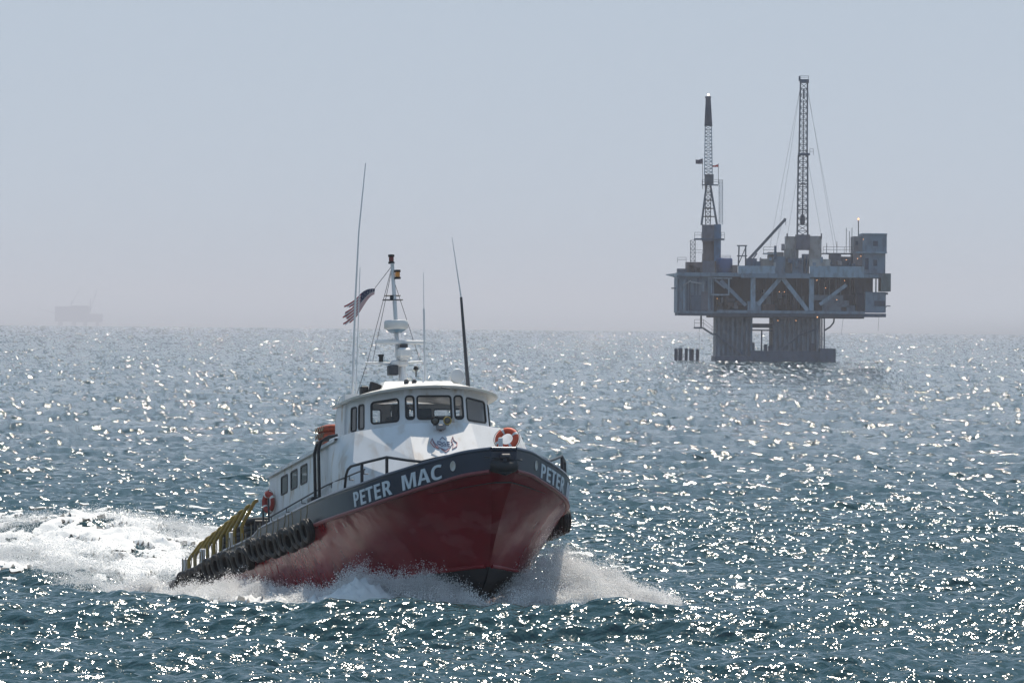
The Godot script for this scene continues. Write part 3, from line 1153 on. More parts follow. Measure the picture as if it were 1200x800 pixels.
func build_fore_house(b: Node3D) -> void:
	var st := mb()
	# rings from deck up: each a list of (s, w) for the starboard half, from the centre line outwards
	var yb := [1.2, 2.2, 3.0]
	var left := []
	for k in 3:
		var f: float = (yb[k] - 3.0)
		left.append([P(6.2 + f * 0.86, yb[k], 0.0), P(6.2 + f * 0.86, yb[k], 0.93), P(7.05 + f * 0.42, yb[k], 2.45), P(7.5 + f * 0.30, yb[k], 2.68), P(8.3, yb[k], 2.72), P(9.2, yb[k], 2.66)])
	# upper edge, where the facets meet the wheelhouse base
	left.append([P(7.12, 4.04, 0.0), P(7.12, 4.04, 0.88), P(7.62, 3.86, 2.25), P(8.0, 3.80, 2.47), P(8.6, 3.80, 2.55), P(9.4, 3.78, 2.57)])
	for sd in [-1.0, 1.0]:
		for k in 3:
			for j in 5:
				st.set_smooth_group(-1 if j < 2 else 4)
				quad(st, flip(left[k][j], sd), flip(left[k][j + 1], sd), flip(left[k + 1][j + 1], sd), flip(left[k + 1][j], sd), Vector3(0.8 if j < 3 else 0.2, 0.3, sd * (0.5 if j < 2 else 1.0)))
		# top deck of the fore house, running in under the wheelhouse
		st.set_smooth_group(-1)
		for j in 5:
			var a: Vector3 = left[3][j]
			var c: Vector3 = left[3][j + 1]
			quad(st, flip(a, sd), flip(c, sd), flip(P(-c.x + 0.02, c.y + 0.02, c.z * 0.55), sd), flip(P(-a.x + 0.6, a.y + 0.02, a.z * 0.55), sd), Vector3.UP)
	var fh := put(st, "fore_house", M.white, b)
	fh.set_meta("label", "white raked fore house with faceted front")
	# emblem painted on the centre facet: horned blue grey letters between two red flames
	var o := P(6.2 + 0.44 * 0.8846, 3.44, 0.02)
	var upv := (P(7.12, 4.04, 0.0) - P(6.2, 3.0, 0.0)).normalized()
	var rt := Vector3(0, 0, -1)
	var nrm := rt.cross(upv).normalized()
	if nrm.x < 0:
		nrm = -nrm
	var blue := mb()
	var red := mb()
	var strokes := [
		[[-0.30, 0.20], [-0.24, 0.02], [-0.14, -0.14], [0.0, -0.24]], [[0.30, 0.20], [0.24, 0.02], [0.14, -0.14], [0.0, -0.24]],
		[[-0.16, 0.10], [-0.16, -0.10]], [[-0.16, 0.10], [-0.06, 0.08], [-0.07, 0.0], [-0.15, 0.0], [-0.05, -0.10]],
		[[0.04, 0.07], [-0.03, 0.04], [-0.03, -0.06], [0.05, -0.08], [0.05, 0.0], [0.01, 0.0]],
		[[0.18, 0.08], [0.10, 0.08], [0.10, -0.09], [0.19, -0.09]], [[0.10, 0.0], [0.17, 0.0]], [[-0.08, 0.16], [0.0, 0.26], [0.08, 0.16]]]
	for s in strokes:
		var pts := []
		for q in s:
			pts.append(o + rt * q[0] + upv * q[1] + nrm * 0.012)
		tube(blue, pts, 0.014, 4)
	for s in [[[-0.28, 0.22], [-0.36, 0.06], [-0.30, -0.10], [-0.16, -0.20], [-0.24, -0.08], [-0.28, 0.04], [-0.28, 0.22]], [[0.30, 0.28], [0.22, 0.10], [0.26, -0.02], [0.20, -0.20], [0.34, -0.10], [0.38, 0.04], [0.31, 0.12], [0.30, 0.28]], [[-0.1, -0.2], [0.0, -0.32], [0.12, -0.2]]]:
		var pts := []
		for q in s:
			pts.append(o + rt * q[0] + upv * q[1] + nrm * 0.012)
		tube(red, pts, 0.013, 4)
	put(blue, "emblem_lettering", M.emblem_blue, fh)
	put(red, "emblem_flame", M.emblem_red, fh)
	# twin floodlights on a bracket under the centre window
	for sd in [-1.0, 1.0]:
		st = mb()
		var c := P(6.86, 4.10, 0.17 * sd + 0.02)
		var d := (Vector3(1, -0.12, 0.05 * sd)).normalized()
		lathe(st, c - d * 0.1, d, [Vector2(0.0, 0.0), Vector2(0.07, 0.0), Vector2(0.115, 0.12), Vector2(0.115, 0.17), Vector2(0.10, 0.17), Vector2(0.085, 0.12), Vector2(0.0, 0.12)], 16)
		put(st, "floodlight", M.rubber_black if sd > 0 else M.brass, fh)
		st = mb()
		lathe(st, c + d * 0.04, d, [Vector2(0.085, 0.0), Vector2(0.04, 0.02), Vector2(0.0, 0.025)], 12)
		put(st, "floodlight_lens", M.lens_dark, fh)
	st = mb()
	bbox(st, P(6.86, 3.92, 0.02), Vector3(0.2, 0.14, 0.24), 0.02)
	bar(st, P(6.86, 3.98, -0.2), P(6.86, 3.98, 0.24), 0.05)
	bar(st, P(6.98, 3.92, 0.02), P(6.9, 3.6, 0.02), 0.07)
	put(st, "floodlight_bracket", M.pipe_grey, fh)

func wheel_plan() -> Array:
	return [[1.98, 11.1], [2.0, 9.4], [1.75, 8.5], [0.85, 7.6], [-0.85, 7.6], [-1.75, 8.5], [-2.0, 9.4], [-1.98, 11.1]]

func build_wheelhouse(b: Node3D) -> void:
	var wh := Node3D.new()
	wh.name = "wheelhouse"
	b.add_child(wh, true)
	wh.set_meta("label", "white wheelhouse with black framed rounded windows")
	var pl := wheel_plan()
	var holes := {
		0: [],
		1: [[0.08, 0.22, 0.44, 0.80, 0.07], [0.56, 0.24, 0.92, 0.82, 0.07]],
		2: [[0.14, 0.33, 0.86, 0.83, 0.10]],
		3: [[0.015, 0.36, 0.165, 0.86, 0.09], [0.21, 0.36, 0.79, 0.86, 0.08], [0.835, 0.36, 0.985, 0.86, 0.09]],
		4: [[0.10, 0.34, 0.90, 0.84, 0.10]],
		5: [[0.10, 0.25, 0.44, 0.80, 0.07], [0.56, 0.24, 0.90, 0.80, 0.07]],
		6: [[0.2, 0.36, 0.7, 0.80, 0.07]],
		7: [[0.06, 0.36, 0.30, 0.88, 0.08], [0.36, 0.36, 0.62, 0.88, 0.08], [0.68, 0.36, 0.94, 0.88, 0.08]]}
	var st := mb()
	for i in 8:
		var a: Array = pl[i]
		var c: Array = pl[(i + 1) % 8]
		var ya := 3.72
		var ta: float = 5.06 - 0.05 * a[0] * a[0]
		var tc: float = 5.06 - 0.05 * c[0] * c[0]
		var la := 0.14 if a[1] < 9 else 0.05
		var lc := 0.14 if c[1] < 9 else 0.05
		var q := [P(a[1], ya, a[0]), P(c[1], ya, c[0]), P(c[1] + (lc if c[1] < 11 else -0.03), tc, c[0] * 0.97), P(a[1] + (la if a[1] < 11 else -0.03), ta, a[0] * 0.97)]
		var m: float = (a[0] + c[0]) * 0.5
		var out := Vector3(-((a[1] + c[1]) * 0.5 - 10.3), 0, m)
		panel(st, q, holes[i], 0.06, out)
		for h in holes[i]:
			window(wh, q, h, out, 0.035, M.rubber_black, M.glass_clear)
	put(st, "wheelhouse_wall", M.white, wh)
	# floor and console inside
	st = mb()
	box(st, P(9.6, 3.76, 0), Vector3(2.9, 0.04, 3.4))
	put(st, "wheelhouse_floor", M.deck_grey, wh)
	st = mb()
	bbox(st, P(8.6, 4.05, 0), Vector3(0.7, 0.56, 2.2), 0.04)
	bbox(st, P(8.5, 4.42, 0.1), Vector3(0.2, 0.26, 0.42), 0.03)
	put(st, "helm_console", M.rubber_black, wh)
	st = mb()
	bbox(st, P(10.0, 4.1, 0.35), Vector3(0.5, 0.5, 0.55), 0.05)
	bbox(st, P(10.25, 4.5, 0.35), Vector3(0.12, 0.6, 0.5), 0.05)
	put(st, "helm_seat", M.rubber_black, wh)
	# arched roof with a visor all round
	st = mb()
	var half := [[0.0, 7.36], [0.5, 7.37], [0.95, 7.42], [1.5, 7.85], [1.93, 8.36], [2.08, 8.80], [2.14, 9.6], [2.14, 10.4], [2.05, 11.3], [0.0, 11.3]]
	var ring := []
	for k in half.size():
		ring.append(half[k])
	for k in range(half.size() - 2, 0, -1):
		ring.append([-half[k][0], half[k][1]])
	var n := ring.size()
	var top := []
	var bot := []
	var inn := []
	for q in ring:
		var y: float = 5.10 - 0.048 * q[0] * q[0] - 0.035 * maxf(0.0, q[1] - 8.3)
		top.append(P(q[1], y, q[0]))
		bot.append(P(q[1] + (0.04 if q[1] < 9.5 else 0.0), y - 0.055, q[0] * 0.988))
		inn.append(P(lerpf(q[1], 9.4, 0.22), y + 0.10 + 0.01, q[0] * 0.80))
	for k in n:
		var j := (k + 1) % n
		var rad: Vector3 = top[k] + top[j] - 2.0 * P(9.4, 5.0, 0)
		st.set_smooth_group(-1)
		quad(st, top[k], top[j], bot[j], bot[k], rad)
		st.set_smooth_group(1)
		quad(st, top[k], top[j], inn[j], inn[k], Vector3.UP)
		tri(st, inn[k], inn[j], P(9.4, 5.24, 0), Vector3.UP)
		tri(st, bot[k], bot[j], P(9.4, 5.02, 0), Vector3.DOWN)
	var roof := put(st, "wheelhouse_roof", M.roof_white, wh)
	# raised roof box carrying the mast
	st = mb()
	var rb := [[8.9, 1.0], [12.7, 1.15]]
	var lo := []
	var up := []
	for q in [[8.6, 1.25], [8.6, -1.0], [11.2, -1.15], [11.2, 1.25]]:
		lo.append(P(q[0], 5.06, q[1]))
		up.append(P(q[0] + (0.5 if q[0] < 9 else -0.1), 5.34, q[1] * 0.82))
	for k in 4:
		var j := (k + 1) % 4
		quad(st, lo[k], lo[j], up[j], up[k], lo[k] + lo[j] - 2.0 * P(9.9, 5.2, 0))
	quad(st, up[0], up[1], up[2], up[3], Vector3.UP)
	put(st, "roof_box", M.roof_white, wh)
	# black vent box on the starboard roof edge
	st = mb()
	bbox(st, P(9.15, 5.06, 1.62), Vector3(0.30, 0.30, 0.20), 0.02)
	box(st, P(8.95, 5.10, 1.36), Vector3(0.10, 0.36, 0.36), Basis(Vector3.UP, 0.5) * Basis(Vector3.RIGHT, -0.25))
	put(st, "vent_box", M.rubber_black, wh)
	# exhaust casings either side behind the wheelhouse
	for sd in [-1.0, 1.0]:
		st = mb()
		var c0 := [P(9.9, 3.6, 2.06 * sd), P(10.95, 3.55, 2.06 * sd), P(10.95, 4.5, 2.04 * sd), P(10.6, 4.98, 2.0 * sd), P(9.9, 5.06, 1.98 * sd)]
		var c1 := []
		for q in c0:
			c1.append(q - Vector3(0, 0, 0.55 * sd))
		for k in range(1, 4):
			tri(st, c0[0], c0[k], c0[k + 1], Vector3(0, 0, sd))
			tri(st, c1[0], c1[k], c1[k + 1], Vector3(0, 0, -sd))
		for k in 5:
			var j := (k + 1) % 5
			quad(st, c0[k], c0[j], c1[j], c1[k], c0[k] + c0[j] - 2.0 * P(10.5, 4.3, 1.8 * sd))
		put(st, "exhaust_casing", M.white, wh)
	# searchlight, port side
	st = mb()
	tube(st, [P(9.3, 5.0, -1.05), P(9.3, 5.28, -1.05)], 0.03, 8)
	lathe(st, P(9.42, 5.48, -1.05), Vector3(1, 0.12, 0), [Vector2(0.0, -0.12), Vector2(0.12, -0.09), Vector2(0.19, 0.02), Vector2(0.20, 0.18), Vector2(0.18, 0.19), Vector2(0.0, 0.17)], 16)
	tube(st, [P(9.3, 5.28, -1.05), P(9.3, 5.3, -1.27), P(9.36, 5.48, -1.27)], 0.016, 6)
	tube(st, [P(9.3, 5.28, -1.05), P(9.3, 5.3, -0.83), P(9.36, 5.48, -0.83)], 0.016, 6)
	put(st, "searchlight", M.pale_plastic, wh)
	# twin air horns
	for k in 2:
		st = mb()
		lathe(st, P(8.95, 5.30, 0.28 + 0.22 * k), Vector3(1, 0.05, 0), [Vector2(0.0, -0.3), Vector2(0.025, -0.3), Vector2(0.03, 0.0), Vector2(0.075, 0.14), Vector2(0.06, 0.14), Vector2(0.0, 0.05)], 12)
		put(st, "air_horn", M.pipe_dark, wh)
	# wiper stub on the visor
	st = mb()
	tube(st, [P(7.10, 5.02, -0.05), P(7.02, 4.97, -0.3)], 0.014, 5)
	put(st, "wiper_arm", M.pipe_dark, wh)
	# whip antennas
	for a in [["antenna", [P(10.7, 4.7, 1.62), P(10.65, 7.8, 1.46), P(10.6, 9.6, 1.34), P(10.55, 11.5, 1.12)], 0.035, 0.012], ["antenna", [P(10.5, 4.9, 1.55), P(10.45, 8.6, 1.36)], 0.018, 0.010],
			["antenna", [P(9.0, 4.95, -1.30), P(9.0, 7.65, -1.14)], 0.062, 0.036], ["antenna", [P(9.0, 7.65, -1.14), P(9.0, 9.3, -0.92)], 0.022, 0.007], ["antenna", [P(9.2, 5.25, -0.12), P(9.25, 7.35, -0.14)], 0.030, 0.026], ["antenna", [P(9.25, 7.35, -0.14), P(9.28, 8.35, -0.16)], 0.010, 0.006]]:
		st = mb()
		tube(st, a[1], a[2], 6, a[3])
		put(st, a[0], M.whip_dark if a[2] > 0.06 else M.pale_plastic, wh)

func build_mast(b: Node3D) -> void:
	var s0 := 0.0
	var mast := Node3D.new()
	mast.name = "mast"
	b.add_child(mast, true)
	mast.position = P(10.95, -0.22, 0.10)
	var st := mb()
	tube(st, [P(s0, 5.25, 0.0), P(s0 + 0.02, 6.2, 0.0)], 0.13, 12, 0.10)
	tube(st, [P(s0 + 0.03, 6.1, 0.10), P(s0 + 0.20, 9.0, 0.18)], 0.07, 10, 0.05)
	bbox(st, P(s0, 6.2, 0.1), Vector3(0.3, 0.16, 0.5), 0.04)
	put(st, "mast_pole", M.white, mast)
	# yard arms
	st = mb()
	tube(st, [P(s0, 6.22, 1.05), P(s0, 6.20, 0.2), P(s0, 6.25, -0.55)], 0.03, 8)
	bar(st, P(s0, 6.18, 0.55), P(s0, 6.1, 0.1), 0.06, 0.05)
	put(st, "yard_arm", M.white, mast)
	st = mb()
	tube(st, [P(s0, 6.25, 0.60), P(s0, 6.40, 0.60)], 0.06, 8)
	tube(st, [P(s0, 6.40, 0.60), P(s0, 6.45, 0.60)], 0.085, 8)
	put(st, "stern_light", M.rubber_black, mast)
	st = mb()
	bbox(st, P(s0 - 0.1, 6.0, 0.30), Vector3(0.25, 0.27, 0.28), 0.02)
	put(st, "loudspeaker", M.pipe_dark, mast)
	st = mb()
	lathe(st, P(s0 - 0.1, 6.12, -0.36), Vector3(0, -1, 0), [Vector2(0.0, 0.0), Vector2(0.05, 0.0), Vector2(0.08, 0.1), Vector2(0.02, 0.12), Vector2(0.02, 0.3), Vector2(0.0, 0.3)], 10)
	put(st, "deck_lamp", M.rubber_black, mast)
	# lower scanner: gearbox with the long rotating bar
	st = mb()
	bbox(st, P(s0 - 0.12, 6.48, -0.02), Vector3(0.36, 0.28, 0.38), 0.06)
	bbox(st, P(s0 - 0.12, 6.33, -0.02), Vector3(0.26, 0.06, 0.28), 0.02)
	put(st, "radar_gearbox", M.pale_plastic, mast)
	st = mb()
	tube(st, [P(s0 - 0.12, 6.6, -0.02), P(s0 - 0.12, 6.72, -0.02)], 0.12, 12)
	put(st, "radar_turntable", M.pipe_dark, mast)
	st = mb()
	bbox(st, P(s0 - 0.12, 6.78, 0.06), Vector3(0.12, 0.11, 1.5), 0.02, Basis(Vector3.UP, 0.12))
	put(st, "radar_bar", M.pale_plastic, mast)
	# upper radome
	st = mb()
	lathe(st, P(s0 + 0.02, 7.06, 0.15), Vector3.UP, [Vector2(0.0, 0.0), Vector2(0.16, 0.0), Vector2(0.27, 0.08)], 20)
	put(st, "radome_base", M.radome_blue, mast)
	st = mb()
	lathe(st, P(s0 + 0.02, 7.06, 0.15), Vector3.UP, [Vector2(0.27, 0.08), Vector2(0.335, 0.12), Vector2(0.335, 0.30), Vector2(0.32, 0.33), Vector2(0.0, 0.35)], 20)
	put(st, "radome", M.pale_plastic, mast)
	# thin cross plates
	st = mb()
	bbox(st, P(s0 + 0.16, 7.98, 0.2), Vector3(0.18, 0.025, 0.56), 0.008)
	bbox(st, P(s0 + 0.17, 8.10, 0.2), Vector3(0.16, 0.025, 0.44), 0.008)
	bbox(st, P(s0 + 0.16, 8.04, 0.2), Vector3(0.12, 0.10, 0.14), 0.02)
	put(st, "cross_plate", M.pipe_dark, mast)
	# lights: red over amber
	for k in 2:
		st = mb()
		var c := P(s0 + (0.26 if k == 0 else 0.10), 9.0 if k == 0 else 8.56, 0.19 if k == 0 else 0.06)
		lathe(st, c, Vector3.UP, [Vector2(0.0, 0.0), Vector2(0.09, 0.0), Vector2(0.09, 0.05), Vector2(0.065, 0.05)], 14)
		put(st, "navigation_light", M.rubber_black, mast)
		st = mb()
		lathe(st, c, Vector3.UP, [Vector2(0.065, 0.19), Vector2(0.09, 0.19), Vector2(0.09, 0.25), Vector2(0.0, 0.26)], 14)
		put(st, "light_cap", M.rubber_black, mast)
		st = mb()
		lathe(st, c, Vector3.UP, [Vector2(0.066, 0.05), Vector2(0.072, 0.12), Vector2(0.066, 0.19)], 14)
		put(st, "light_lens", M.lens_red if k == 0 else M.lens_amber, mast)
	# stays
	for a in [[P(s0 + 0.2, 8.95, 0.18), P(s0, 6.22, 1.0)], [P(s0 + 0.2, 8.9, 0.18), P(s0, 6.22, 0.85)], [P(s0 + 0.15, 8.5, 0.15), P(s0, 6.24, -0.52)], [P(s0, 6.22, 1.0), P(s0, 5.1, 1.4)]]:
		st = mb()
		tube(st, a, 0.008, 4)
		put(st, "stay", M.pipe_dark, mast)

func build_rails(b: Node3D) -> void:
	# black guard rails on the fore deck, both sides
	for sd in [-1.0, 1.0]:
		var rp := func(s: float, up: float, inb: float) -> Vector3:
			var r := rail_pt(u_of(s))
			return flip(P(s, r.y + up, r.z - inb), sd)
		var st := mb()
		tube(st, [rp.call(5.75, 0.0, 0.12), rp.call(5.6, 0.42, 0.12), rp.call(5.45, 0.56, 0.12), rp.call(5.2, 0.62, 0.12), rp.call(4.4, 0.60, 0.12), rp.call(3.2, 0.52, 0.12), rp.call(2.5, 0.28, 0.12), rp.call(2.0, 0.10, 0.10), rp.call(1.6, 0.08, 0.08), rp.call(1.2, 0.05, 0.07)], 0.038, 8)
		var g := put(st, "guard_rail", M.pipe_black, b)
		for s in [4.45, 3.2]:
			st = mb()
			tube(st, [rp.call(s, -0.02, 0.11), rp.call(s, 0.6 if s > 4 else 0.52, 0.12)], 0.045, 8)
			put(st, "post", M.pipe_black, g)
	# anchor on the stem head
	var st2 := mb()
	tube(st2, [P(0.1, 2.66, 0.5), P(-0.08, 2.60, 0.0), P(0.1, 2.56, -0.52)], 0.022, 6)
	var an := put(st2, "anchor", M.pipe_dark, b)
	st2 = mb()
	tube(st2, [P(0.3, 2.75, 0.0), P(-0.12, 2.62, 0.0), P(-0.16, 2.2, 0.0)], 0.05, 8)
	bbox(st2, P(-0.12, 2.66, -0.02), Vector3(0.16, 0.12, 0.26), 0.03)
	put(st2, "shank", M.pipe_dark, an)
	for sd in [-1.0, 1.0]:
		st2 = mb()
		tube(st2, [P(-0.16, 2.2, 0.0), P(-0.12, 2.24, 0.16 * sd), P(-0.1, 2.42, 0.24 * sd)], 0.06, 8, 0.02)
		put(st2, "fluke", M.pipe_black, an)
	# black rubber bow fender under the stem head
	st2 = mb()
	tube(st2, [P(0.06, 2.42, 0.26), P(-0.06, 2.38, 0.14), P(-0.10, 2.36, 0.0), P(-0.06, 2.38, -0.14), P(0.06, 2.42, -0.26)], 0.18, 10)
	put(st2, "bow_fender", M.rubber_black, b)
	# white jack staff stub at the stem
	st2 = mb()
	bbox(st2, P(0.22, 2.86, 0.02), Vector3(0.09, 0.62, 0.11), 0.015)
	put(st2, "jack_staff", M.white, b)
	# mooring bitts on the fore deck
	for sd in [-1.0, 1.0]:
		st2 = mb()
		tube(st2, [P(2.3, 1.75, 0.5 * sd), P(2.3, 2.3, 0.5 * sd)], 0.1, 10)
		tube(st2, [P(2.3, 2.12, 0.5 * sd - 0.22), P(2.3, 2.12, 0.5 * sd + 0.22)], 0.04, 8)
		put(st2, "mooring_bitt", M.pipe_black, b)

func build_after_deck(b: Node3D) -> void:
	# bent yellow stanchions along both after rails
	for sd in [-1.0, 1.0]:
		for k in 9:
			var s := 18.5 + 1.06 * k
			var r := rail_pt(u_of(s))
			var h := lut([[18.4, 1.28], [22.0, 1.12], [27.5, 0.92]], s)
			var st := mb()
			tube(st, [P(s, r.y - 0.25, (r.z - 0.14) * sd), P(s, r.y + h * 0.42, (r.z - 0.14) * sd), P(s, r.y + h * 0.50, (r.z - 0.18) * sd), P(s - 0.06, r.y + h * 0.95, (r.z - 0.50) * sd), P(s - 0.08, r.y + h, (r.z - 0.60) * sd)], 0.055, 8)
			put(st, "stanchion", M.yellow, b)
		# top rail linking the stanchions
		for part in []:
			var st := mb()
			var pts := []
			for k in 6:
				var s: float = lerpf(part[0], part[1], k / 5.0)
				var r := rail_pt(u_of(s))
				pts.append(P(s - 0.12, r.y + lut([[16.9, 0.86], [22.0, 0.74], [26.5, 0.66]], s), (r.z - 0.48) * sd))
			tube(st, pts, 0.035, 8)
			put(st, "top_rail", M.yellow_dark, b)
		# short white posts between them
		for s in [19.8, 24.4, 27.5]:
			var r := rail_pt(u_of(s))
			var st := mb()
			bbox(st, P(s, r.y + 0.18, (r.z - 0.10) * sd), Vector3(0.16, 0.62, 0.14), 0.02)
			put(st, "bulwark_post", M.white, b)
	# heavy black rubbing corner at each side of the stern
	for sd in [-1.0, 1.0]:
		var st := mb()
		tube(st, [P(26.4, 0.60, 3.22 * sd), P(28.2, 0.52, 3.24 * sd), P(29.0, 0.46, 3.28 * sd), P(29.25, 0.45, 3.1 * sd), P(29.15, 0.47, 2.3 * sd), P(29.0, 0.50, 0.0)], 0.34, 12)
		put(st, "stern_fender", M.tyre, b)
	# end frame and gear lockers
	var st3 := mb()
	bbox(st3, P(27.2, 1.0, 2.2), Vector3(0.5, 0.7, 0.7), 0.04)
	put(st3, "capstan_box", M.pipe_dark, b)
	st3 = mb()
	bbox(st3, P(18.3, 1.35, 2.3), Vector3(0.08, 1.5, 1.0), 0.02)
	put(st3, "wind_break", M.pipe_black, b)

func tyre_mesh() -> ArrayMesh:
	var st := mb()
	lathe(st, Vector3.ZERO, Vector3(0, 0, 1), [Vector2(0.27, -0.10), Vector2(0.36, -0.14), Vector2(0.44, -0.13), Vector2(0.485, -0.085), Vector2(0.49, -0.055), Vector2(0.475, -0.05), Vector2(0.475, -0.035), Vector2(0.495, -0.03), Vector2(0.495, 0.03), Vector2(0.475, 0.035), Vector2(0.475, 0.05), Vector2(0.49, 0.055), Vector2(0.485, 0.085), Vector2(0.44, 0.13), Vector2(0.36, 0.14), Vector2(0.27, 0.10), Vector2(0.25, 0.085), Vector2(0.33, 0.09), Vector2(0.42, 0.05), Vector2(0.43, 0.0), Vector2(0.42, -0.05), Vector2(0.33, -0.09), Vector2(0.25, -0.085), Vector2(0.27, -0.10)], 22)
	st.generate_normals()
	var m := st.commit()
	m.surface_set_material(0, M.tyre)
	return m

func build_loose_gear() -> void:
	var rng := RandomNumberGenerator.new()
	rng.seed = 41
	# truck tyres hung as fenders
	var tm := tyre_mesh()
	var proto := Node3D.new()
	proto.name = "tyre_fender"
	var mi := MeshInstance3D.new()
	mi.name = "tyre"
	mi.mesh = tm
	mi.scale = Vector3(0.70, 0.70, 0.85)
	proto.add_child(mi)
	var st := mb()
	tube(st, [Vector3(0.0, 0.28, 0.0), Vector3(0.02, 0.48, -0.08), Vector3(0.0, 0.70, -0.14)], 0.018, 5)
	put(st, "rope", M.rope, proto)
	add_child(proto)
	var n := 0
	var total := 26
	for k in total:
		var s := 8.7 + 0.70 * k
		var o: Node3D = proto if n == 0 else proto.duplicate()
		if n > 0:
			o.name = "tyre_fender_%03d" % n
			add_child(o)
		var u := u_of(s)
		var r := rail_pt(u)
		var kn := knuckle_pt(u)
		var y := kn.y + rng.randf_range(-0.05, 0.05) + lut([[8.0, -0.16], [14.0, -0.10], [20.0, 0.06], [27.0, 0.12]], s)
		var tl := Transform3D(Basis(Vector3.UP, rng.randf_range(-0.05, 0.30)) * Basis(Vector3.RIGHT, 0.24 + rng.randf_range(-0.10, 0.12)) * Basis(Vector3.BACK, rng.randf_range(-0.6, 0.6) * 0.2), P(s, y, kn.z + 0.17))
		o.transform = boat_xf * tl
		var lab := "%s black tyre fender from the bow on the hull side facing left" % ["first", "second", "third", "fourth", "fifth", "sixth", "seventh", "eighth", "ninth", "tenth", "eleventh", "twelfth", "thirteenth", "fourteenth", "fifteenth", "sixteenth", "seventeenth", "eighteenth", "nineteenth", "twentieth", "twenty-first", "twenty-second", "twenty-third", "twenty-fourth", "twenty-fifth", "twenty-sixth"][k]
		tag(o, lab, "tyre", "tyre fenders along the hull")
		n += 1
	for k in 9:
		var s := 6.4 + 0.70 * k
		var o: Node3D = proto.duplicate()
		o.name = "tyre_fender_%03d" % n
		add_child(o)
		var kn := knuckle_pt(u_of(s))
		o.transform = boat_xf * Transform3D(Basis(Vector3.UP, PI + rng.randf_range(-0.15, 0.1)), P(s, kn.y - 0.14, -kn.z - 0.17))
		tag(o, "%s black tyre fender from the bow on the hull side facing right" % ["first", "second", "third", "fourth", "fifth", "sixth", "seventh", "eighth", "ninth"][k], "tyre", "tyre fenders along the hull")
		n += 1
	# life ring on the bow
	var lr := thing("life_ring", "orange life ring with white bands propped above the bow rail", "life ring", boat_xf * Transform3D(Basis(Vector3.UP, deg_to_rad(60.0)) * Basis(Vector3.RIGHT, deg_to_rad(-22.0)), P(0.80, 3.17, -0.30)))
	life_ring_parts(lr, 0.245, 0.085)
	# life ring and rescue gear at the after corner of the house
	var l2 := thing("life_ring", "red life ring hung at the after corner of the white house", "life ring", boat_xf * Transform3D(Basis(Vector3.UP, deg_to_rad(18.0)), P(16.6, 2.50, 2.74)))
	life_ring_parts(l2, 0.24, 0.08, M.ring_red)
	var jk := thing("life_jacket", "red life jacket hanging behind the white house, above the life ring", "life jacket", boat_xf * Transform3D(Basis(Vector3.UP, 0.3), P(17.5, 2.30, 2.45)))
	st = mb()
	for sd in [-1.0, 1.0]:
		bbox(st, Vector3(0.0, 0.26, 0.13 * sd), Vector3(0.13, 0.62, 0.20), 0.05)
	put(st, "jacket_panel", M.ring_red, jk)
	st = mb()
	torus(st, Vector3(0, 0.52, 0), Vector3(0, 0.3, 1), 0.17, 0.055, 16, 8)
	put(st, "jacket_collar", M.ring_red, jk)
	# stacked life floats on the house roof
	for k in 3:
		var fl := thing("life_float", ["lowest orange life float stacked on the house roof beside the wheelhouse", "middle orange life float stacked on the house roof beside the wheelhouse", "topmost orange life float stacked on the house roof beside the wheelhouse"][k], "life float", boat_xf * Transform3D(Basis(Vector3.UP, 0.02 * k), P(11.95, 3.86 + 0.185 * k, 1.80)), "life floats on the house roof")
		st = mb()
		var loop := []
		for q in 33:
			var a := TAU * (q % 32) / 32.0
			loop.append(Vector3(signf(cos(a)) * pow(absf(cos(a)), 0.5) * 0.60, 0.0, signf(sin(a)) * pow(absf(sin(a)), 0.5) * 0.36))
		tube(st, loop, 0.105, 8)
		put(st, "float_ring", M.life_orange_worn, fl)
		for q in 5:
			st = mb()
			var x := -0.44 + 0.22 * q
			bbox(st, Vector3(x, 0.0, 0), Vector3(0.12, 0.04, 0.66), 0.01)
			put(st, "slat", M.float_dark, fl)
		st = mb()
		for q in 4:
			var x := -0.5 + 0.24 * q
			tube(st, [Vector3(x, 0.07, 0.45), Vector3(x + 0.06, -0.06, 0.48), Vector3(x + 0.12, -0.07, 0.48), Vector3(x + 0.2, 0.07, 0.45)], 0.014, 4)
		put(st, "grab_line", M.rope, fl)
	# dark bundles on the after deck
	var spots := [[19.5, 2.0, 0.95, 0.85], [21.6, 1.9, 0.80, 0.8], [23.8, 1.9, 0.62, 0.75]]
	for k in 3:
		var q: Array = spots[k]
		var bd := thing("hose_coil", ["black hose coil on the after deck nearest the white house", "black hose coil in the middle of the after deck", "black hose coil on the after deck nearest the stern"][k], "hose", boat_xf * Transform3D(Basis.IDENTITY, P(q[0], deck_y(q[0]) + 0.02, q[1])), "hose coils on the after deck")
		st = mb()
		var turns := 9
		for t in turns:
			torus(st, Vector3(rng.randf_range(-0.05, 0.05), 0.1 + 0.165 * t, rng.randf_range(-0.05, 0.05)), Vector3(rng.randf_range(-0.05, 0.05), 1, rng.randf_range(-0.05, 0.05)), q[3] - 0.12, 0.095, 24, 8)
		put(st, "coil", M.tyre, bd)
	build_flag()

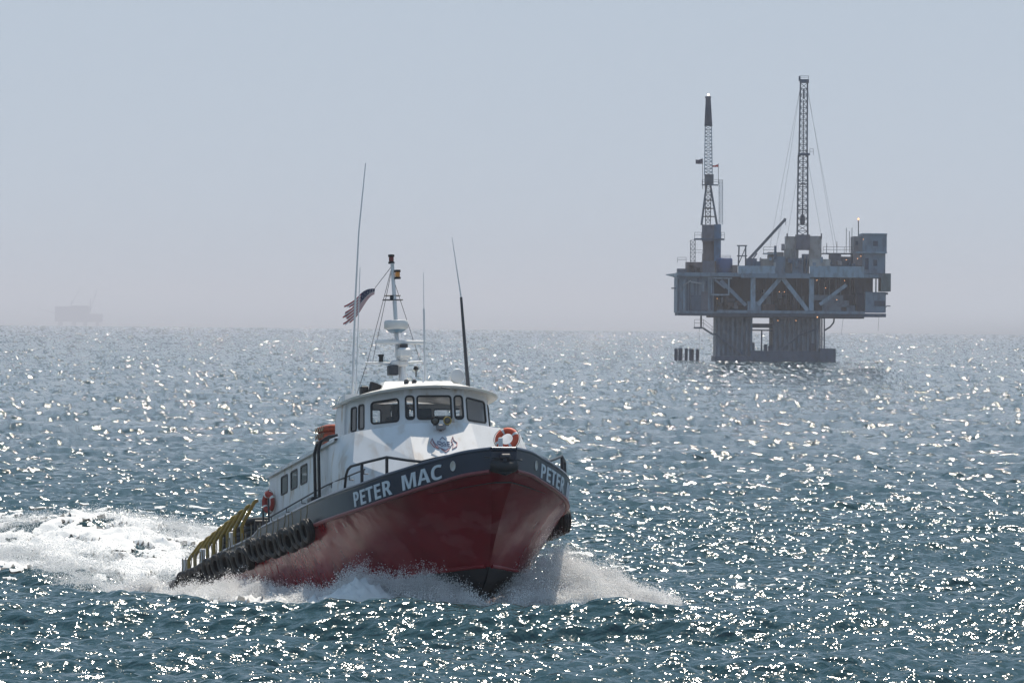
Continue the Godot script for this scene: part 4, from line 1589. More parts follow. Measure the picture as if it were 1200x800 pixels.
func life_ring_parts(o: Node3D, R: float, r: float, body: Material = M.life_orange) -> void:
	var st := mb()
	torus(st, Vector3.ZERO, Vector3(0, 0, 1), R, r, 36, 12, 0.8)
	put(st, "ring", body, o)
	for k in 4:
		st = mb()
		var a := TAU * k / 4.0 + 0.5
		var pts := []
		for j in 13:
			var t := TAU * (j % 12) / 12.0
			var rr := R + (r + 0.004) * cos(t)
			pts.append([rr, (r * 0.8 + 0.004) * sin(t)])
		st.set_smooth_group(1)
		for j in 12:
			var q := []
			for e in [[a - 0.13, j], [a + 0.13, j], [a + 0.13, j + 1], [a - 0.13, j + 1]]:
				q.append(Vector3(cos(e[0]) * pts[e[1]][0], sin(e[0]) * pts[e[1]][0], pts[e[1]][1]))
			quad(st, q[0], q[1], q[2], q[3], (q[0] + q[2]) * 0.5 - Vector3(cos(a), sin(a), 0) * R)
		put(st, "band", M.white_cloth, o)
	st = mb()
	var loop := []
	for j in 49:
		var a := TAU * (j % 48) / 48.0
		var rr := R + r + 0.012 + 0.02 * absf(sin(2.0 * (a - 0.5)))
		loop.append(Vector3(cos(a) * rr, sin(a) * rr, 0))
	tube(st, loop, 0.009, 4)
	put(st, "grab_line", M.rope, o)

func build_flag() -> void:
	# tattered striped flag streaming from the mast stay, canton to the hoist
	var hoist := P(11.1, 8.06, 0.80)
	var fl := thing("flag", "tattered red and white striped flag with blue canton streaming from the mast", "flag", boat_xf * Transform3D(Basis.IDENTITY, hoist))
	# u along the fly (away from the mast, to starboard and down), v along the hoist
	var fly := Vector3(-0.12, -0.46, 1.0).normalized()
	var hst := Vector3(-0.05, -1.0, 0.12).normalized()
	var L := 0.98
	var H := 0.56
	var pt := func(u: float, v: float) -> Vector3:
		var wav := 0.05 * sin(u * 9.0 + v * 2.0) * u + 0.03 * sin(u * 17.0 + 1.0) * u
		var droop := -0.10 * u * u + 0.06 * sin(u * 6.0)
		var pinch := 0.30 + 0.70 * smoothstep(0.0, 0.55, u)
		var droop2 := -0.16 * v * u
		return fly * (u * L) + hst * ((v - 0.12) * H * pinch) + Vector3(wav * 1.2, droop + droop2 * 0.4, wav * 0.4)
	for k in 7:
		var st := mb()
		st.set_smooth_group(1)
		for s in [k * 2]:
			flag_strip(st, pt, s / 13.0, (s + 1) / 13.0, 0.44 if s < 7 else 0.0, [0.98, 0.80, 0.93, 1.0, 0.86, 0.97, 0.74][k])
		put(st, "red_stripe", M.flag_red, fl)
	for k in 6:
		var st := mb()
		st.set_smooth_group(1)
		var s := k * 2 + 1
		flag_strip(st, pt, s / 13.0, (s + 1) / 13.0, 0.44 if s < 7 else 0.0, [0.88, 0.70, 0.95, 0.90, 0.82, 0.90][k])
		put(st, "white_stripe", M.flag_white, fl)
	var st2 := mb()
	st2.set_smooth_group(1)
	flag_strip(st2, pt, 0.0, 7.0 / 13.0, 0.0, 0.44)
	var can := put(st2, "canton", M.flag_blue, fl)
	# stars of the canton
	st2 = mb()
	for i in 5:
		for j in 4:
			var u := 0.06 + 0.08 * i + 0.02 * (j % 2)
			var v := 0.07 + 0.12 * j
			for side in [-1.0, 1.0]:
				var off := Vector3(0.006 * side, 0, 0)
				var c: Vector3 = pt.call(u, v) + off
				for q in 5:
					var a := TAU * q / 5.0
					var e1 := fly * cos(a) * 0.016 + hst * sin(a) * 0.016
					var e2 := fly * cos(a + 0.7) * 0.007 + hst * sin(a + 0.7) * 0.007
					var e3 := fly * cos(a - 0.7) * 0.007 + hst * sin(a - 0.7) * 0.007
					tri(st2, c, c + e1, c + e2, off)
					tri(st2, c, c + e1, c + e3, off)
	put(st2, "star", M.flag_white, can).set_meta("kind", "stuff")
	var st3 := mb()
	tube(st3, [Vector3(0, 0.03, 0), boat_xf.affine_inverse() * (boat_xf * P(11.15, 8.71, 0.29)) - hoist], 0.008, 4)
	put(st3, "halyard", M.pipe_dark, fl)

func flag_strip(st: SurfaceTool, pt: Callable, v0: float, v1: float, u0: float, u1: float) -> void:
	var n := 18
	for i in n:
		var a := lerpf(u0, u1, float(i) / n)
		var b := lerpf(u0, u1, float(i + 1) / n)
		quad(st, pt.call(a, v0), pt.call(b, v0), pt.call(b, v1), pt.call(a, v1), Vector3(1, 0, 0))

func build_boat() -> void:
	var b := thing("crew_boat", "red and navy crew boat with white wheelhouse driving through spray towards the viewer", "boat", boat_xf)
	build_hull(b)
	build_house(b)
	build_wheelhouse(b)
	build_mast(b)
	build_rails(b)
	build_after_deck(b)
	build_loose_gear()

# ------------------------------------------------------------------ oil platform
# local metres: x right, y up from the sea, z towards the camera; laid out in units of 0.232 m
const RU := 0.232
const RS := 0.845

func R(px: float, py: float, z: float) -> Vector3:
	return Vector3((px - 885.0 - (423.5 - py) * 0.0092) * RU, (423.5 - py + (px - 885.0) * 0.0092) * RU, z)

func rbox(st: SurfaceTool, x0: float, y0: float, x1: float, y1: float, z0: float, z1: float) -> void:
	var a := R((x0 + x1) * 0.5, (y0 + y1) * 0.5, (z0 + z1) * 0.5)
	box(st, a, Vector3((x1 - x0) * RU, (y1 - y0) * RU, absf(z1 - z0)))

func rpart(called: String, m: Material, parent: Node, x0: float, y0: float, x1: float, y1: float, z0: float, z1: float) -> MeshInstance3D:
	var st := mb()
	rbox(st, x0, y0, x1, y1, z0, z1)
	return put(st, called, m, parent)

# a guard rail along a polyline of layout points at depth z
func rig_rail(parent: Node, pts: Array, z: float, h := 1.15) -> void:
	var st := mb()
	for i in pts.size() - 1:
		var a := R(pts[i][0], pts[i][1], z)
		var b := R(pts[i + 1][0], pts[i + 1][1], z)
		var n := maxi(1, int(a.distance_to(b) / 2.2))
		for k in n + 1:
			var p := a.lerp(b, float(k) / n)
			bar(st, p, p + Vector3(0, h, 0), 0.10)
		for lv in [0.55, 1.0]:
			bar(st, a + Vector3(0, h * lv, 0), b + Vector3(0, h * lv, 0), 0.09)
	put(st, "guard_rail", M.rig_steel, parent)

# lattice tower between two squares
func lattice(st: SurfaceTool, a: Vector3, b: Vector3, wa: float, wb: float, bays: int, leg: float, brace: float) -> void:
	var ring := []
	for k in bays + 1:
		var t := float(k) / bays
		var c := a.lerp(b, t)
		var w := lerpf(wa, wb, t) * 0.5
		ring.append([c + Vector3(-w, 0, -w), c + Vector3(w, 0, -w), c + Vector3(w, 0, w), c + Vector3(-w, 0, w)])
	for q in 4:
		bar(st, ring[0][q], ring[bays][q], leg)
	for k in bays:
		for q in 4:
			var q2 := (q + 1) % 4
			if (k + q) % 2 == 0:
				bar(st, ring[k][q], ring[k + 1][q2], brace)
			else:
				bar(st, ring[k][q2], ring[k + 1][q], brace)
			bar(st, ring[k + 1][q], ring[k + 1][q2], brace)

func rig_lamp(parent: Node, px: float, py: float, z: float, m: Material, r := 0.22, energy := 0.05) -> void:
	var st := mb()
	var c := R(px, py, z)
	lathe(st, c - Vector3(0, r, 0), Vector3.UP, [Vector2(0, 0), Vector2(r * 0.7, r * 0.3), Vector2(r, r), Vector2(r * 0.7, r * 1.7), Vector2(0, r * 2.0)], 8)
	put(st, "lamp", m, parent)
	var l := OmniLight3D.new()
	l.name = "lamp_light"
	l.light_color = Color(1.0, 0.72, 0.42)
	l.light_energy = energy
	l.light_size = r
	l.omni_range = 20.0
	l.omni_attenuation = 2.0
	l.shadow_enabled = true
	l.position = c + Vector3(0, 0, r + 0.3)
	parent.add_child(l, true)

func build_rig() -> void:
	var rng := RandomNumberGenerator.new()
	rng.seed = 77
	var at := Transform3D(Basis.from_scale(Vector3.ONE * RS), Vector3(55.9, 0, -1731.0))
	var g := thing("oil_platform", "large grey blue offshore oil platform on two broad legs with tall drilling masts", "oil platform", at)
	var F := 20.0
	var B := -20.0
	# --- legs with vertical ribs
	for lg in [[838.0, 880.0], [904.0, 958.0]]:
		var leg := rpart("leg", M.rig_leg, g, lg[0], 368, lg[1], 424.5, B + 4, F - 6)
		var x: float = lg[0] + 2.0
		while x < lg[1] - 1.0:
			var st := mb()
			rbox(st, x, 369, x + 2.3, 422, F - 6.0, F - 5.2)
			put(st, "rib", M.rig_mid if rng.randf() < 0.5 else M.rig_leg, leg)
			x += 5.4
	rpart("leg_step", M.rig_dark, g, 836, 417, 882, 424.8, B, F - 3)
	rpart("boat_landing", M.rig_dark, g, 878, 411, 977, 424.8, B, F - 3.5)
	rpart("landing_block", M.rig_dark, g, 958.5, 408, 976.5, 424, F - 12, F - 2.0)
	rpart("landing_door", M.rig_black, g, 947, 402, 952, 419, F - 5.4, F - 4.9)
	# cross frames between the legs
	for q in [[880, 379, 905, 384], [880, 386, 905, 387.6]]:
		rpart("cross_beam", M.rig_dark, g, q[0], q[1], q[2], q[3], F - 14, F - 8)
	rpart("riser", M.rig_dark, g, 890.6, 387, 892.2, 412, F - 9, F - 8.4)
	for q in [[879, 401, 883, 411], [894, 403, 898, 411], [899, 405, 903.8, 411]]:
		rpart("bollard_post", M.rig_dark, g, q[0], q[1], q[2], q[3], F - 10, F - 7)
	for x in [959.2, 961.4, 964.2]:
		var st := mb()
		tube(st, [R(x, 370, F - 7), R(x, 412, F - 7)], 0.19, 8)
		put(st, "riser", M.rig_dark, g)
	var stp := mb()
	tube(stp, [R(964.5, 387, F - 7), R(971, 383, F - 7), R(975, 378, F - 7), R(976, 371, F - 7)], 0.22, 8)
	put(stp, "curved_pipe", M.rig_dark, g)
	# stairs down the left leg
	stp = mb()
	rbox(stp, 812, 383, 823, 385, F - 8, F - 4)
	bar(stp, R(823, 384.5, F - 5), R(833.5, 391.5, F - 5), 0.5, 0.5)
	bar(stp, R(833.5, 391.5, F - 5), R(838, 391.5, F - 5), 0.5, 0.5)
	bar(stp, R(838, 392, F - 4.6), R(868, 414, F - 4.6), 0.45, 0.5)
	put(stp, "stairway", M.rig_dark, g)
	rig_rail(g, [[812.5, 383], [823, 383], [833, 391], [838, 391]], F - 4.2, 2.0)
	rpart("hanger", M.rig_dark, g, 819.5, 368, 821.5, 384, F - 7, F - 6)
	stp = mb()
	bar(stp, R(904, 417, F - 5.0), R(934, 393, F - 5.0), 0.4, 0.5)
	bar(stp, R(934, 393, F - 5.0), R(953, 386, F - 5.0), 0.35, 0.4)
	put(stp, "stairway", M.rig_dark, g)
	# --- lower deck slab and girders
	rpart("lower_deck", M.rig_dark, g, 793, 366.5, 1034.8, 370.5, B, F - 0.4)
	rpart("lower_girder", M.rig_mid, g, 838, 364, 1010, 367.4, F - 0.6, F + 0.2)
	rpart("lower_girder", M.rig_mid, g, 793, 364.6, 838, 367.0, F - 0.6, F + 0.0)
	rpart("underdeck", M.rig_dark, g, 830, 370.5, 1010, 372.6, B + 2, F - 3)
	for k in 9:
		rpart("underdeck_pipe", M.rig_dark, g, 797 + k * 3.6, 366, 798 + k * 3.6, 369.2, F - 3, F - 2.6)
	rpart("underdeck_pipe", M.rig_dark, g, 797, 369.0, 832, 369.9, F - 3, F - 2.6)
	# --- upper deck
	rpart("upper_deck", M.rig_mid, g, 793, 320.5, 1036, 325.0, B, F - 0.5)
	rpart("upper_girder", M.rig_mid, g, 866, 321.0, 946, 326.2, F - 0.5, F + 0.3)
	rpart("upper_girder", M.rig_light, g, 863, 312.0, 906, 321.8, F - 2, F + 0.1)
	rpart("upper_girder", M.rig_light, g, 946, 312.5, 1009, 325.6, F - 1, F + 0.1)
	# dark bulkheads inside the open storey
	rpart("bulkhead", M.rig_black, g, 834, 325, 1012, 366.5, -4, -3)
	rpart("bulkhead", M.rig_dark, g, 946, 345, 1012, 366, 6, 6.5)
	# columns and diagonals of the open storey
	for q in [[877.5, 883.0], [945.5, 951.0]]:
		rpart("column", M.rig_light, g, q[0], 326, q[1], 364, F - 2.0, F - 0.7)
	for q in [[912.5, 326.0, 886.0, 357.0], [914.5, 326.0, 944.0, 364.0], [989.0, 334.0, 958.0, 357.0], [843.0, 329.0, 872.0, 358.0]]:
		var st := mb()
		bar(st, R(q[0], q[1], F - 1.4), R(q[2], q[3], F - 1.4), 1.1 if q[0] < 980 and q[0] > 850 else 0.9)
		put(st, "brace", M.rig_light if q[0] > 850 else M.rig_mid, g)
	# equipment in the open storey
	rpart("equipment", M.rig_mid, g, 874, 353, 889.5, 366, F - 6, F - 0.9)
	rpart("equipment", M.rig_rust, g, 892.5, 356.5, 907, 364, 6, 11)
	for q in [[962, 352, 984, 366], [990, 358, 1003, 365], [948, 346, 986, 352], [984, 352, 993, 360]]:
		rpart("equipment", M.rig_mid, g, q[0], q[1], q[2], q[3], 8, 14)
	for k in 16:
		var x := rng.randf_range(886, 942)
		var w := rng.randf_range(1.2, 6.0)
		var y := rng.randf_range(334, 356)
		rpart("equipment", [M.rig_dark, M.rig_mid, M.rig_black][k % 3], g, x, y, x + w, y + rng.randf_range(4, 12), rng.randf_range(-2, 2), rng.randf_range(3, 9))
	for x in [896, 904, 920, 932, 938, 958, 964.5, 970.5, 978, 983.5, 994.5]:
		rpart("pipe_post", M.rig_mid if x > 940 else M.rig_dark, g, x, 326, x + 1.0, 362 if x < 940 else 346, 9, 9.5)
	for k in 12:
		var x := rng.randf_range(840, 872)
		var y := rng.randf_range(346, 360)
		rpart("equipment", [M.rig_dark, M.rig_mid, M.rig_rust][k % 3], g, x, y, x + rng.randf_range(2, 8), minf(y + rng.randf_range(3, 9), 366), rng.randf_range(-2, 6), rng.randf_range(7, 13))
	# --- left module: ribbed wall and frames
	var lm := rpart("left_module", M.rig_mid, g, 792, 323, 835, 366.4, B, F - 2.5)
	var xx := 792.6
	while xx < 834.0:
		rpart("wall_rib", [M.rig_mid, M.rig_light, M.rig_dark][rng.randi() % 3], lm, xx, 326 + rng.randf_range(0, 6), xx + 1.8, 365 - rng.randf_range(0, 4), F - 2.6, F - 2.15)
		xx += rng.randf_range(2.6, 4.4)
	rpart("wall_panel", M.rig_dark, lm, 808, 346, 820, 364, F - 2.4, F - 1.9)
	rpart("wall_panel", M.rig_purple, lm, 820, 342, 828, 364, F - 2.4, F - 1.8)
	for q in [[831.0, 326, 832.6, 346], [851.4, 326, 853, 346], [831, 344.6, 853, 346.4], [828, 325.6, 856, 327.0]]:
		rpart("frame_post", M.rig_light, g, q[0], q[1], q[2], q[3], F - 1.6, F - 0.9)
	stp = mb()
	bar(stp, R(836, 328, F - 1.5), R(848, 338, F - 1.5), 0.5)
	put(stp, "brace", M.rig_mid, g)
	stp = mb()
	bar(stp, R(799, 335, F - 1.6), R(808, 329, F - 1.6), 0.35)
	bar(stp, R(808, 330.5, F - 1.6), R(821, 332.5, F - 1.6), 0.35)
	put(stp, "davit", M.rig_pale, g)
	# pointed boat deck and stub on the far left
	stp = mb()
	tri(stp, R(780.5, 321.3, 2), R(793, 320.0, 12), R(793, 320.0, -8), Vector3.UP)
	tri(stp, R(780.5, 322.2, 2), R(793, 325.0, 12), R(793, 325.0, -8), Vector3.DOWN)
	tri(stp, R(780.5, 321.3, 2), R(793, 320.0, 12), R(793, 325.0, 12), Vector3(0, 0, 1))
	tri(stp, R(780.5, 321.3, 2), R(780.5, 322.2, 2), R(793, 325.0, 12), Vector3(0, 0, 1))
	tri(stp, R(780.5, 321.3, 2), R(793, 320.0, -8), R(793, 325.0, -8), Vector3(0, 0, -1))
	put(stp, "wing_deck", M.rig_pale, g)
	rpart("boom_stub", M.rig_dark, g, 786.5, 337, 793, 338.4, 5, 6)
	# gear on the left roof
	for q in [[793, 315, 803, 320.6, 0], [803, 307.5, 822, 320.6, 1], [806, 311, 813, 320.6, 2], [822, 306, 836, 321, 0], [857, 311, 863, 320.6, 1], [814, 314, 820, 320.5, 3]]:
		rpart("roof_gear", [M.rig_purple, M.rig_rust, M.rig_dark, M.rig_pale][q[4]], g, q[0], q[1], q[2], q[3], 4, 15)
	rig_rail(g, [[792, 320.4], [836, 320.4]], F - 1.0)
	rig_rail(g, [[793, 308], [803, 308]], 14, 1.4)
	rig_rail(g, [[808, 300], [822, 300]], 13, 1.6)
	rig_rail(g, [[836, 320.4], [862, 320.4]], F - 0.8)
	stp = mb()
	lattice(stp, R(811, 320, 12), R(811, 282, 12), 1.3, 1.3, 8, 0.14, 0.1)
	put(stp, "ladder_tower", M.rig_steel, g)
	# blue tank
	stp = mb()
	lathe(stp, R(848, 321, 10), Vector3.UP, [Vector2(2.2, 0), Vector2(2.2, 3.9), Vector2(1.9, 4.3), Vector2(0, 4.4)], 20)
	put(stp, "tank", M.rig_blue, g)
	rig_rail(g, [[842, 303.5], [855, 303.5]], 11, 0.9)
	# --- left crane: pedestal, platform, A-frame, upright lattice boom
	var cr := Node3D.new()
	cr.name = "pedestal_crane"
	g.add_child(cr, true)
	stp = mb()
	lathe(stp, R(831, 321, 4), Vector3.UP, [Vector2(2.0, 0), Vector2(2.0, 5.4), Vector2(1.75, 5.6), Vector2(1.9, 8.6), Vector2(2.1, 9.4), Vector2(1.8, 10.2), Vector2(1.9, 12.0), Vector2(1.9, 13.2), Vector2(0, 13.2)], 18)
	put(stp, "pedestal", M.rig_rust, cr)
	rpart("machinery_house", M.rig_purple, cr, 822.5, 263.5, 836.5, 283, 2.5, 7.5)
	rpart("operator_cab", M.rig_blue_pale, cr, 836.5, 263, 844.5, 306, 1.5, 6.5)
	rpart("slew_platform", M.rig_dark, cr, 813.5, 279.5, 848.5, 281.3, 0, 8)
	rig_rail(cr, [[813.5, 279.5], [821.5, 279.5]], 8.0, 1.6)
	rig_rail(cr, [[844.5, 279.5], [848.5, 279.5]], 8.0, 1.6)
	stp = mb()
	for sg in [-1.0, 1.0]:
		for zz in [2.8, 6.6]:
			bar(stp, R(831 + 9.0 * sg, 263.5, zz), R(830 + 2.2 * sg, 216, 4.7), 0.5)
		for k in 4:
			var t := (k + 1) / 5.0
			bar(stp, R(831 + lerpf(9.0, 2.2, t) * sg, lerpf(263.5, 216, t), lerpf(6.6, 4.7, t)), R(831 - lerpf(9.0, 2.2, t) * sg, lerpf(263.5, 216, t), lerpf(6.6, 4.7, t)), 0.28)
	put(stp, "gantry_frame", M.rig_steel, cr)
	stp = mb()
	lattice(stp, R(829.5, 263, 4.6), R(829.8, 214, 4.6), 1.3, 1.6, 10, 0.2, 0.13)
	put(stp, "inner_ladder", M.rig_steel, cr)
	rpart("gantry_head", M.rig_steel, cr, 825.5, 204.5, 836, 216, 3.6, 5.8)
	rpart("walkway", M.rig_dark, cr, 822.5, 216.4, 841.5, 217.6, 3, 6.4)
	rig_rail(cr, [[822.5, 216.4], [841.5, 216.4]], 6.2, 1.3)
	stp = mb()
	lattice(stp, R(830.0, 206, 4.6), R(830.0, 148, 4.6), 2.1, 1.7, 14, 0.22, 0.14)
	put(stp, "boom_lattice", M.rig_pale, cr)
	stp = mb()
	lattice(stp, R(830.0, 148, 4.6), R(829.8, 114, 4.6), 1.7, 0.9, 12, 0.42, 0.34)
	put(stp, "boom_tip", M.rig_black, cr)
	rpart("tip_panel", M.rig_black, cr, 826.8, 126, 832.8, 148, 4.0, 4.9)
	rpart("tip_sheave", M.rig_black, cr, 826.2, 113.5, 833.2, 115.2, 4.0, 5.2)
	rig_lamp(cr, 829.9, 111.3, 4.6, M.lamp_white, 0.30, 0.5)
	stp = mb()
	lattice(stp, R(844.5, 263, 5.5), R(844.5, 211, 5.5), 1.0, 1.0, 14, 0.12, 0.09)
	put(stp, "ladder_cage", M.rig_pale, cr)
	for q in [[823.2, 222, 186], [841.6, 216, 192]]:
		stp = mb()
		bar(stp, R(q[0], q[1], 5.5), R(q[0], q[2], 5.5), 0.14)
		put(stp, "flag_pole", M.rig_steel, cr)
	for q in [[815.0, 187.0, 823.0, 192.4, "striped_flag"], [834.6, 193.6, 841.4, 196.0, "red_flag"]]:
		stp = mb()
		var n := 10
		for i in n:
			var t0 := float(i) / n
			var t1 := float(i + 1) / n
			var z0 := 5.5 + 0.25 * sin(t0 * 9.0)
			var z1 := 5.5 + 0.25 * sin(t1 * 9.0)
			quad(stp, R(lerpf(q[0], q[2], t0), q[1] + 0.6 * sin(t0 * 5.0), z0), R(lerpf(q[0], q[2], t1), q[1] + 0.6 * sin(t1 * 5.0), z1), R(lerpf(q[0], q[2], t1), q[3], z1), R(lerpf(q[0], q[2], t0), q[3], z0), Vector3(0, 0, 1))
		var fo := put(stp, "flag", M.rig_flag if q[4] == "striped_flag" else M.flag_bright, cr)
	# --- gantry frame and lattice deck crane
	stp = mb()
	for zz in [4.0, 7.0]:
		bar(stp, R(865.0, 312, zz), R(865.8, 288, zz), 0.3)
		bar(stp, R(873.5, 312, zz), R(873.5, 288, zz), 0.3)
		bar(stp, R(865, 310, zz), R(873.5, 290, zz), 0.16)
	for y in [288.0, 300.0]:
		bar(stp, R(863.5, y, 4), R(875.0, y, 4), 0.3)
		bar(stp, R(863.5, y, 7), R(875.0, y, 7), 0.3)
	put(stp, "pipe_frame", M.rig_steel, g)
	var dc := Node3D.new()
	dc.name = "deck_crane"
	g.add_child(dc, true)
	rpart("crane_base", M.rig_dark, dc, 874, 303, 886, 312, 5, 10)
	stp = mb()
	bar(stp, R(875.0, 306.0, 7.5), R(918.5, 258.5, 7.5), 0.75, 0.75)
	bar(stp, R(878.5, 308.0, 7.5), R(886.5, 297.0, 7.5), 0.35)
	bar(stp, R(917.5, 257.5, 7.5), R(920.5, 258.2, 7.5), 0.8, 0.8)
	put(stp, "crane_boom", M.rig_steel, dc)
	stp = mb()
	bar(stp, R(920.3, 258, 7.5), R(920.0, 264, 7.5), 0.12)
	bar(stp, R(916.0, 261, 7.5), R(911.0, 280, 7.5), 0.06)
	put(stp, "hoist_wire", M.rig_steel, dc)
	# --- drilling mast
	var dm := Node3D.new()
	dm.name = "drilling_mast"
	g.add_child(dm, true)
	stp = mb()
	lattice(stp, R(940.5, 293, 2), R(941.2, 182, 2), 2.9, 2.5, 15, 0.36, 0.17)
	put(stp, "mast_lower_section", M.rig_steel, dm)
	stp = mb()
	lattice(stp, R(941.2, 184, 2), R(942.4, 97, 2), 2.2, 1.9, 12, 0.34, 0.16)
	put(stp, "mast_upper_section", M.rig_steel, dm)
	rpart("monkey_board", M.rig_dark, dm, 935.5, 179.5, 949, 182.0, 0, 4)
	rig_rail(dm, [[949, 182], [953, 182]], 3.6, 1.8)
	rpart("crown_block", M.rig_dark, dm, 937.5, 93.0, 948.0, 97.2, 0.6, 3.4)
	rig_rail(dm, [[936.8, 93.0], [947.6, 93.0]], 3.2, 0.9)
	rpart("crown_pulley", M.rig_dark, dm, 936.2, 89.5, 938.2, 95, 1.2, 2.6)
	for y in [215, 245]:
		rpart("mast_platform", M.rig_steel, dm, 934.5, y, 947.5, y + 1.2, 0.2, 3.8)
	stp = mb()
	lathe(stp, R(940.6, 264, 2), Vector3.UP, [Vector2(0, 0), Vector2(0.6, 0.3), Vector2(0.75, 1.4), Vector2(0.6, 2.6), Vector2(0.2, 3.0), Vector2(0.12, 34.0), Vector2(0, 34.0)], 10)
	put(stp, "travelling_block", M.rig_black, dm)
	rpart("pipe_bundle", M.rig_dark, dm, 941.3, 104, 943.0, 116, 1.4, 2.6)
	rpart("drill_floor_house", M.rig_purple, dm, 932.5, 275, 949, 293, -1, 5)
	for q in [[938.5, 100, 904, 290, -10], [938.5, 100, 909, 290, 8], [947, 105, 976, 290, 10], [946, 104, 983, 292, -8], [938.5, 182, 922, 278, 6], [946, 182, 962, 276, 6]]:
		stp = mb()
		bar(stp, R(q[0], q[1], 2), R(q[2], q[3], q[4]), 0.055)
		put(stp, "guy_wire", M.rig_steel, dm)
	# --- deck houses and modules on the upper deck
	var mods := [[921.0, 277.0, 936.0, 312.0, 2, M.rig_cream], [949.5, 276.5, 963.0, 304.0, 2, M.rig_cream], [890.0, 303.5, 906.0, 321.0, 12, M.rig_tan], [905.5, 301.0, 918.5, 321.0, 14, M.rig_mid], [918.5, 292.0, 927.0, 321.0, 13, M.rig_tan], [926.5, 303.0, 939.0, 321.0, 15, M.rig_mid], [939.0, 298.0, 946.5, 321.0, 14, M.rig_pinkish],
		[946.5, 304.0, 971.0, 312.6, 16, M.rig_cream], [971.0, 297.5, 984.0, 312.6, 12, M.rig_purple], [982.0, 301.0, 999.0, 312.6, 11, M.rig_dark], [900.0, 295.5, 918.0, 303.0, 6, M.rig_tan], [884.5, 306.5, 891.0, 312.2, 12, M.rig_dark]]
	for q in mods:
		rpart("deck_module", q[5], g, q[0], q[1], q[2], q[3], q[4] - 9, q[4])
	for q in [[905.5, 288.5, 908.2, 304, 15], [929.0, 294, 931.0, 304, 15.5], [915, 286, 919, 294, 8], [962, 273.5, 963.4, 280, 2.4], [921.8, 273.5, 923.5, 280, 2.4], [938.6, 300, 940.0, 320.5, 14.4], [942.4, 300, 944.0, 320.5, 14.4]]:
		rpart("vent_stack", M.rig_dark if q[0] < 912 or q[0] > 935 else M.rig_pinkish, g, q[0], q[1], q[2], q[3], q[4] - 1.2, q[4] + 0.3)
	rig_rail(g, [[894, 297], [908, 297]], 8, 1.7)
	rpart("catwalk", M.rig_pale, g, 894, 296.6, 910, 298.2, 2, 8.4)
	rig_rail(g, [[963, 297], [1000, 297]], 12, 1.7)
	rpart("catwalk", M.rig_steel, g, 963, 296.8, 1000, 298.2, 2, 12.4)
	for k in 22:
		var x := rng.randf_range(884, 996)
		var y := rng.randf_range(300, 312)
		rpart("deck_gear", [M.rig_dark, M.rig_mid, M.rig_pinkish, M.rig_cream, M.rig_black][k % 5], g, x, y, x + rng.randf_range(1.0, 4.5), y + rng.randf_range(2, 7), 12, rng.randf_range(15.2, 17.5))
	for q in [[991, 267, 296], [994.8, 271, 296], [997.6, 267, 296], [980, 283, 297], [968, 285, 297]]:
		rpart("aerial", M.rig_steel, g, q[0], q[1], q[0] + 0.7, q[2], 5, 5.2)
	# --- accommodation block at the right
	var ab := Node3D.new()
	ab.name = "accommodation_block"
	g.add_child(ab, true)
	rpart("upper_storey", M.rig_mid, ab, 1008.0, 275.0, 1036.0, 297.0, -8, F - 2)
	rpart("lower_storey", M.rig_mid, ab, 1008.0, 297.0, 1034.6, 321.0, -7, F - 3)
	rpart("annex", M.rig_pinkish, ab, 998.0, 277.5, 1008.0, 312.0, -4, F - 5)
	rpart("roof_trim", M.rig_light, ab, 1007.4, 274.2, 1036.6, 275.4, -8.4, F - 1.6)
	rpart("floor_trim", M.rig_light, ab, 1000.0, 295.6, 1036.4, 297.4, F - 4, F - 1.6)
	for q in [[1020.0, 283.0, 1025.5, 289.0], [1011, 303, 1015, 316], [1020.5, 305, 1025, 312]]:
		rpart("window", M.rig_black, ab, q[0], q[1], q[2], q[3], F - 3.2, F - 1.85 if q[1] < 297 else F - 2.85)
	rpart("window", M.rig_black, ab, 1000.2, 283, 1003.2, 287.5, F - 6, F - 4.85)
	stp = mb()
	bar(stp, R(1005.0, 277, 8), R(1005.0, 258.5, 8), 0.28)
	put(stp, "light_mast", M.rig_steel, ab)
	rig_lamp(ab, 1005.0, 257.0, 8.0, M.lamp_warm, 0.26, 0.35)
	# lower right: open bay, grey tank box and end module
	rpart("end_module", M.rig_mid, g, 1011.0, 342.5, 1034.8, 366.4, -12, F - 1.5)
	rpart("end_window", M.rig_black, g, 1021.5, 352.5, 1034.0, 358.6, F - 2.0, F - 1.3)
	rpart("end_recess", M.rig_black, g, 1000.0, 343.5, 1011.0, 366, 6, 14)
	rpart("hanging_box", M.rig_green, g, 1029.0, 320.8, 1040.2, 341.8, 4, F + 0.6)
	rpart("end_post", M.rig_mid, g, 1023.0, 325, 1024.4, 342.5, F - 4, F - 3)
	rpart("end_wall", M.rig_dark, g, 1000, 325, 1021.5, 343.5, 2, 10)
	rpart("bracket", M.rig_dark, g, 1034.8, 343.0, 1039.0, 345.2, 8, 11)
	stp = mb()
	bar(stp, R(1034.8, 362, 10), R(1037.5, 358.5, 10), 0.25)
	bar(stp, R(1037.5, 358.5, 10), R(1042, 358.5, 10), 0.25)
	put(stp, "drain_pipe", M.rig_steel, g)
	for q in [[987, 372, 984.5, 392], [1028.5, 372, 1027.5, 388], [818.8, 385, 818.6, 419]]:
		stp = mb()
		bar(stp, R(q[0], q[1], 10), R(q[2], q[3], 10), 0.07)
		put(stp, "hanging_line", M.rig_steel, g)
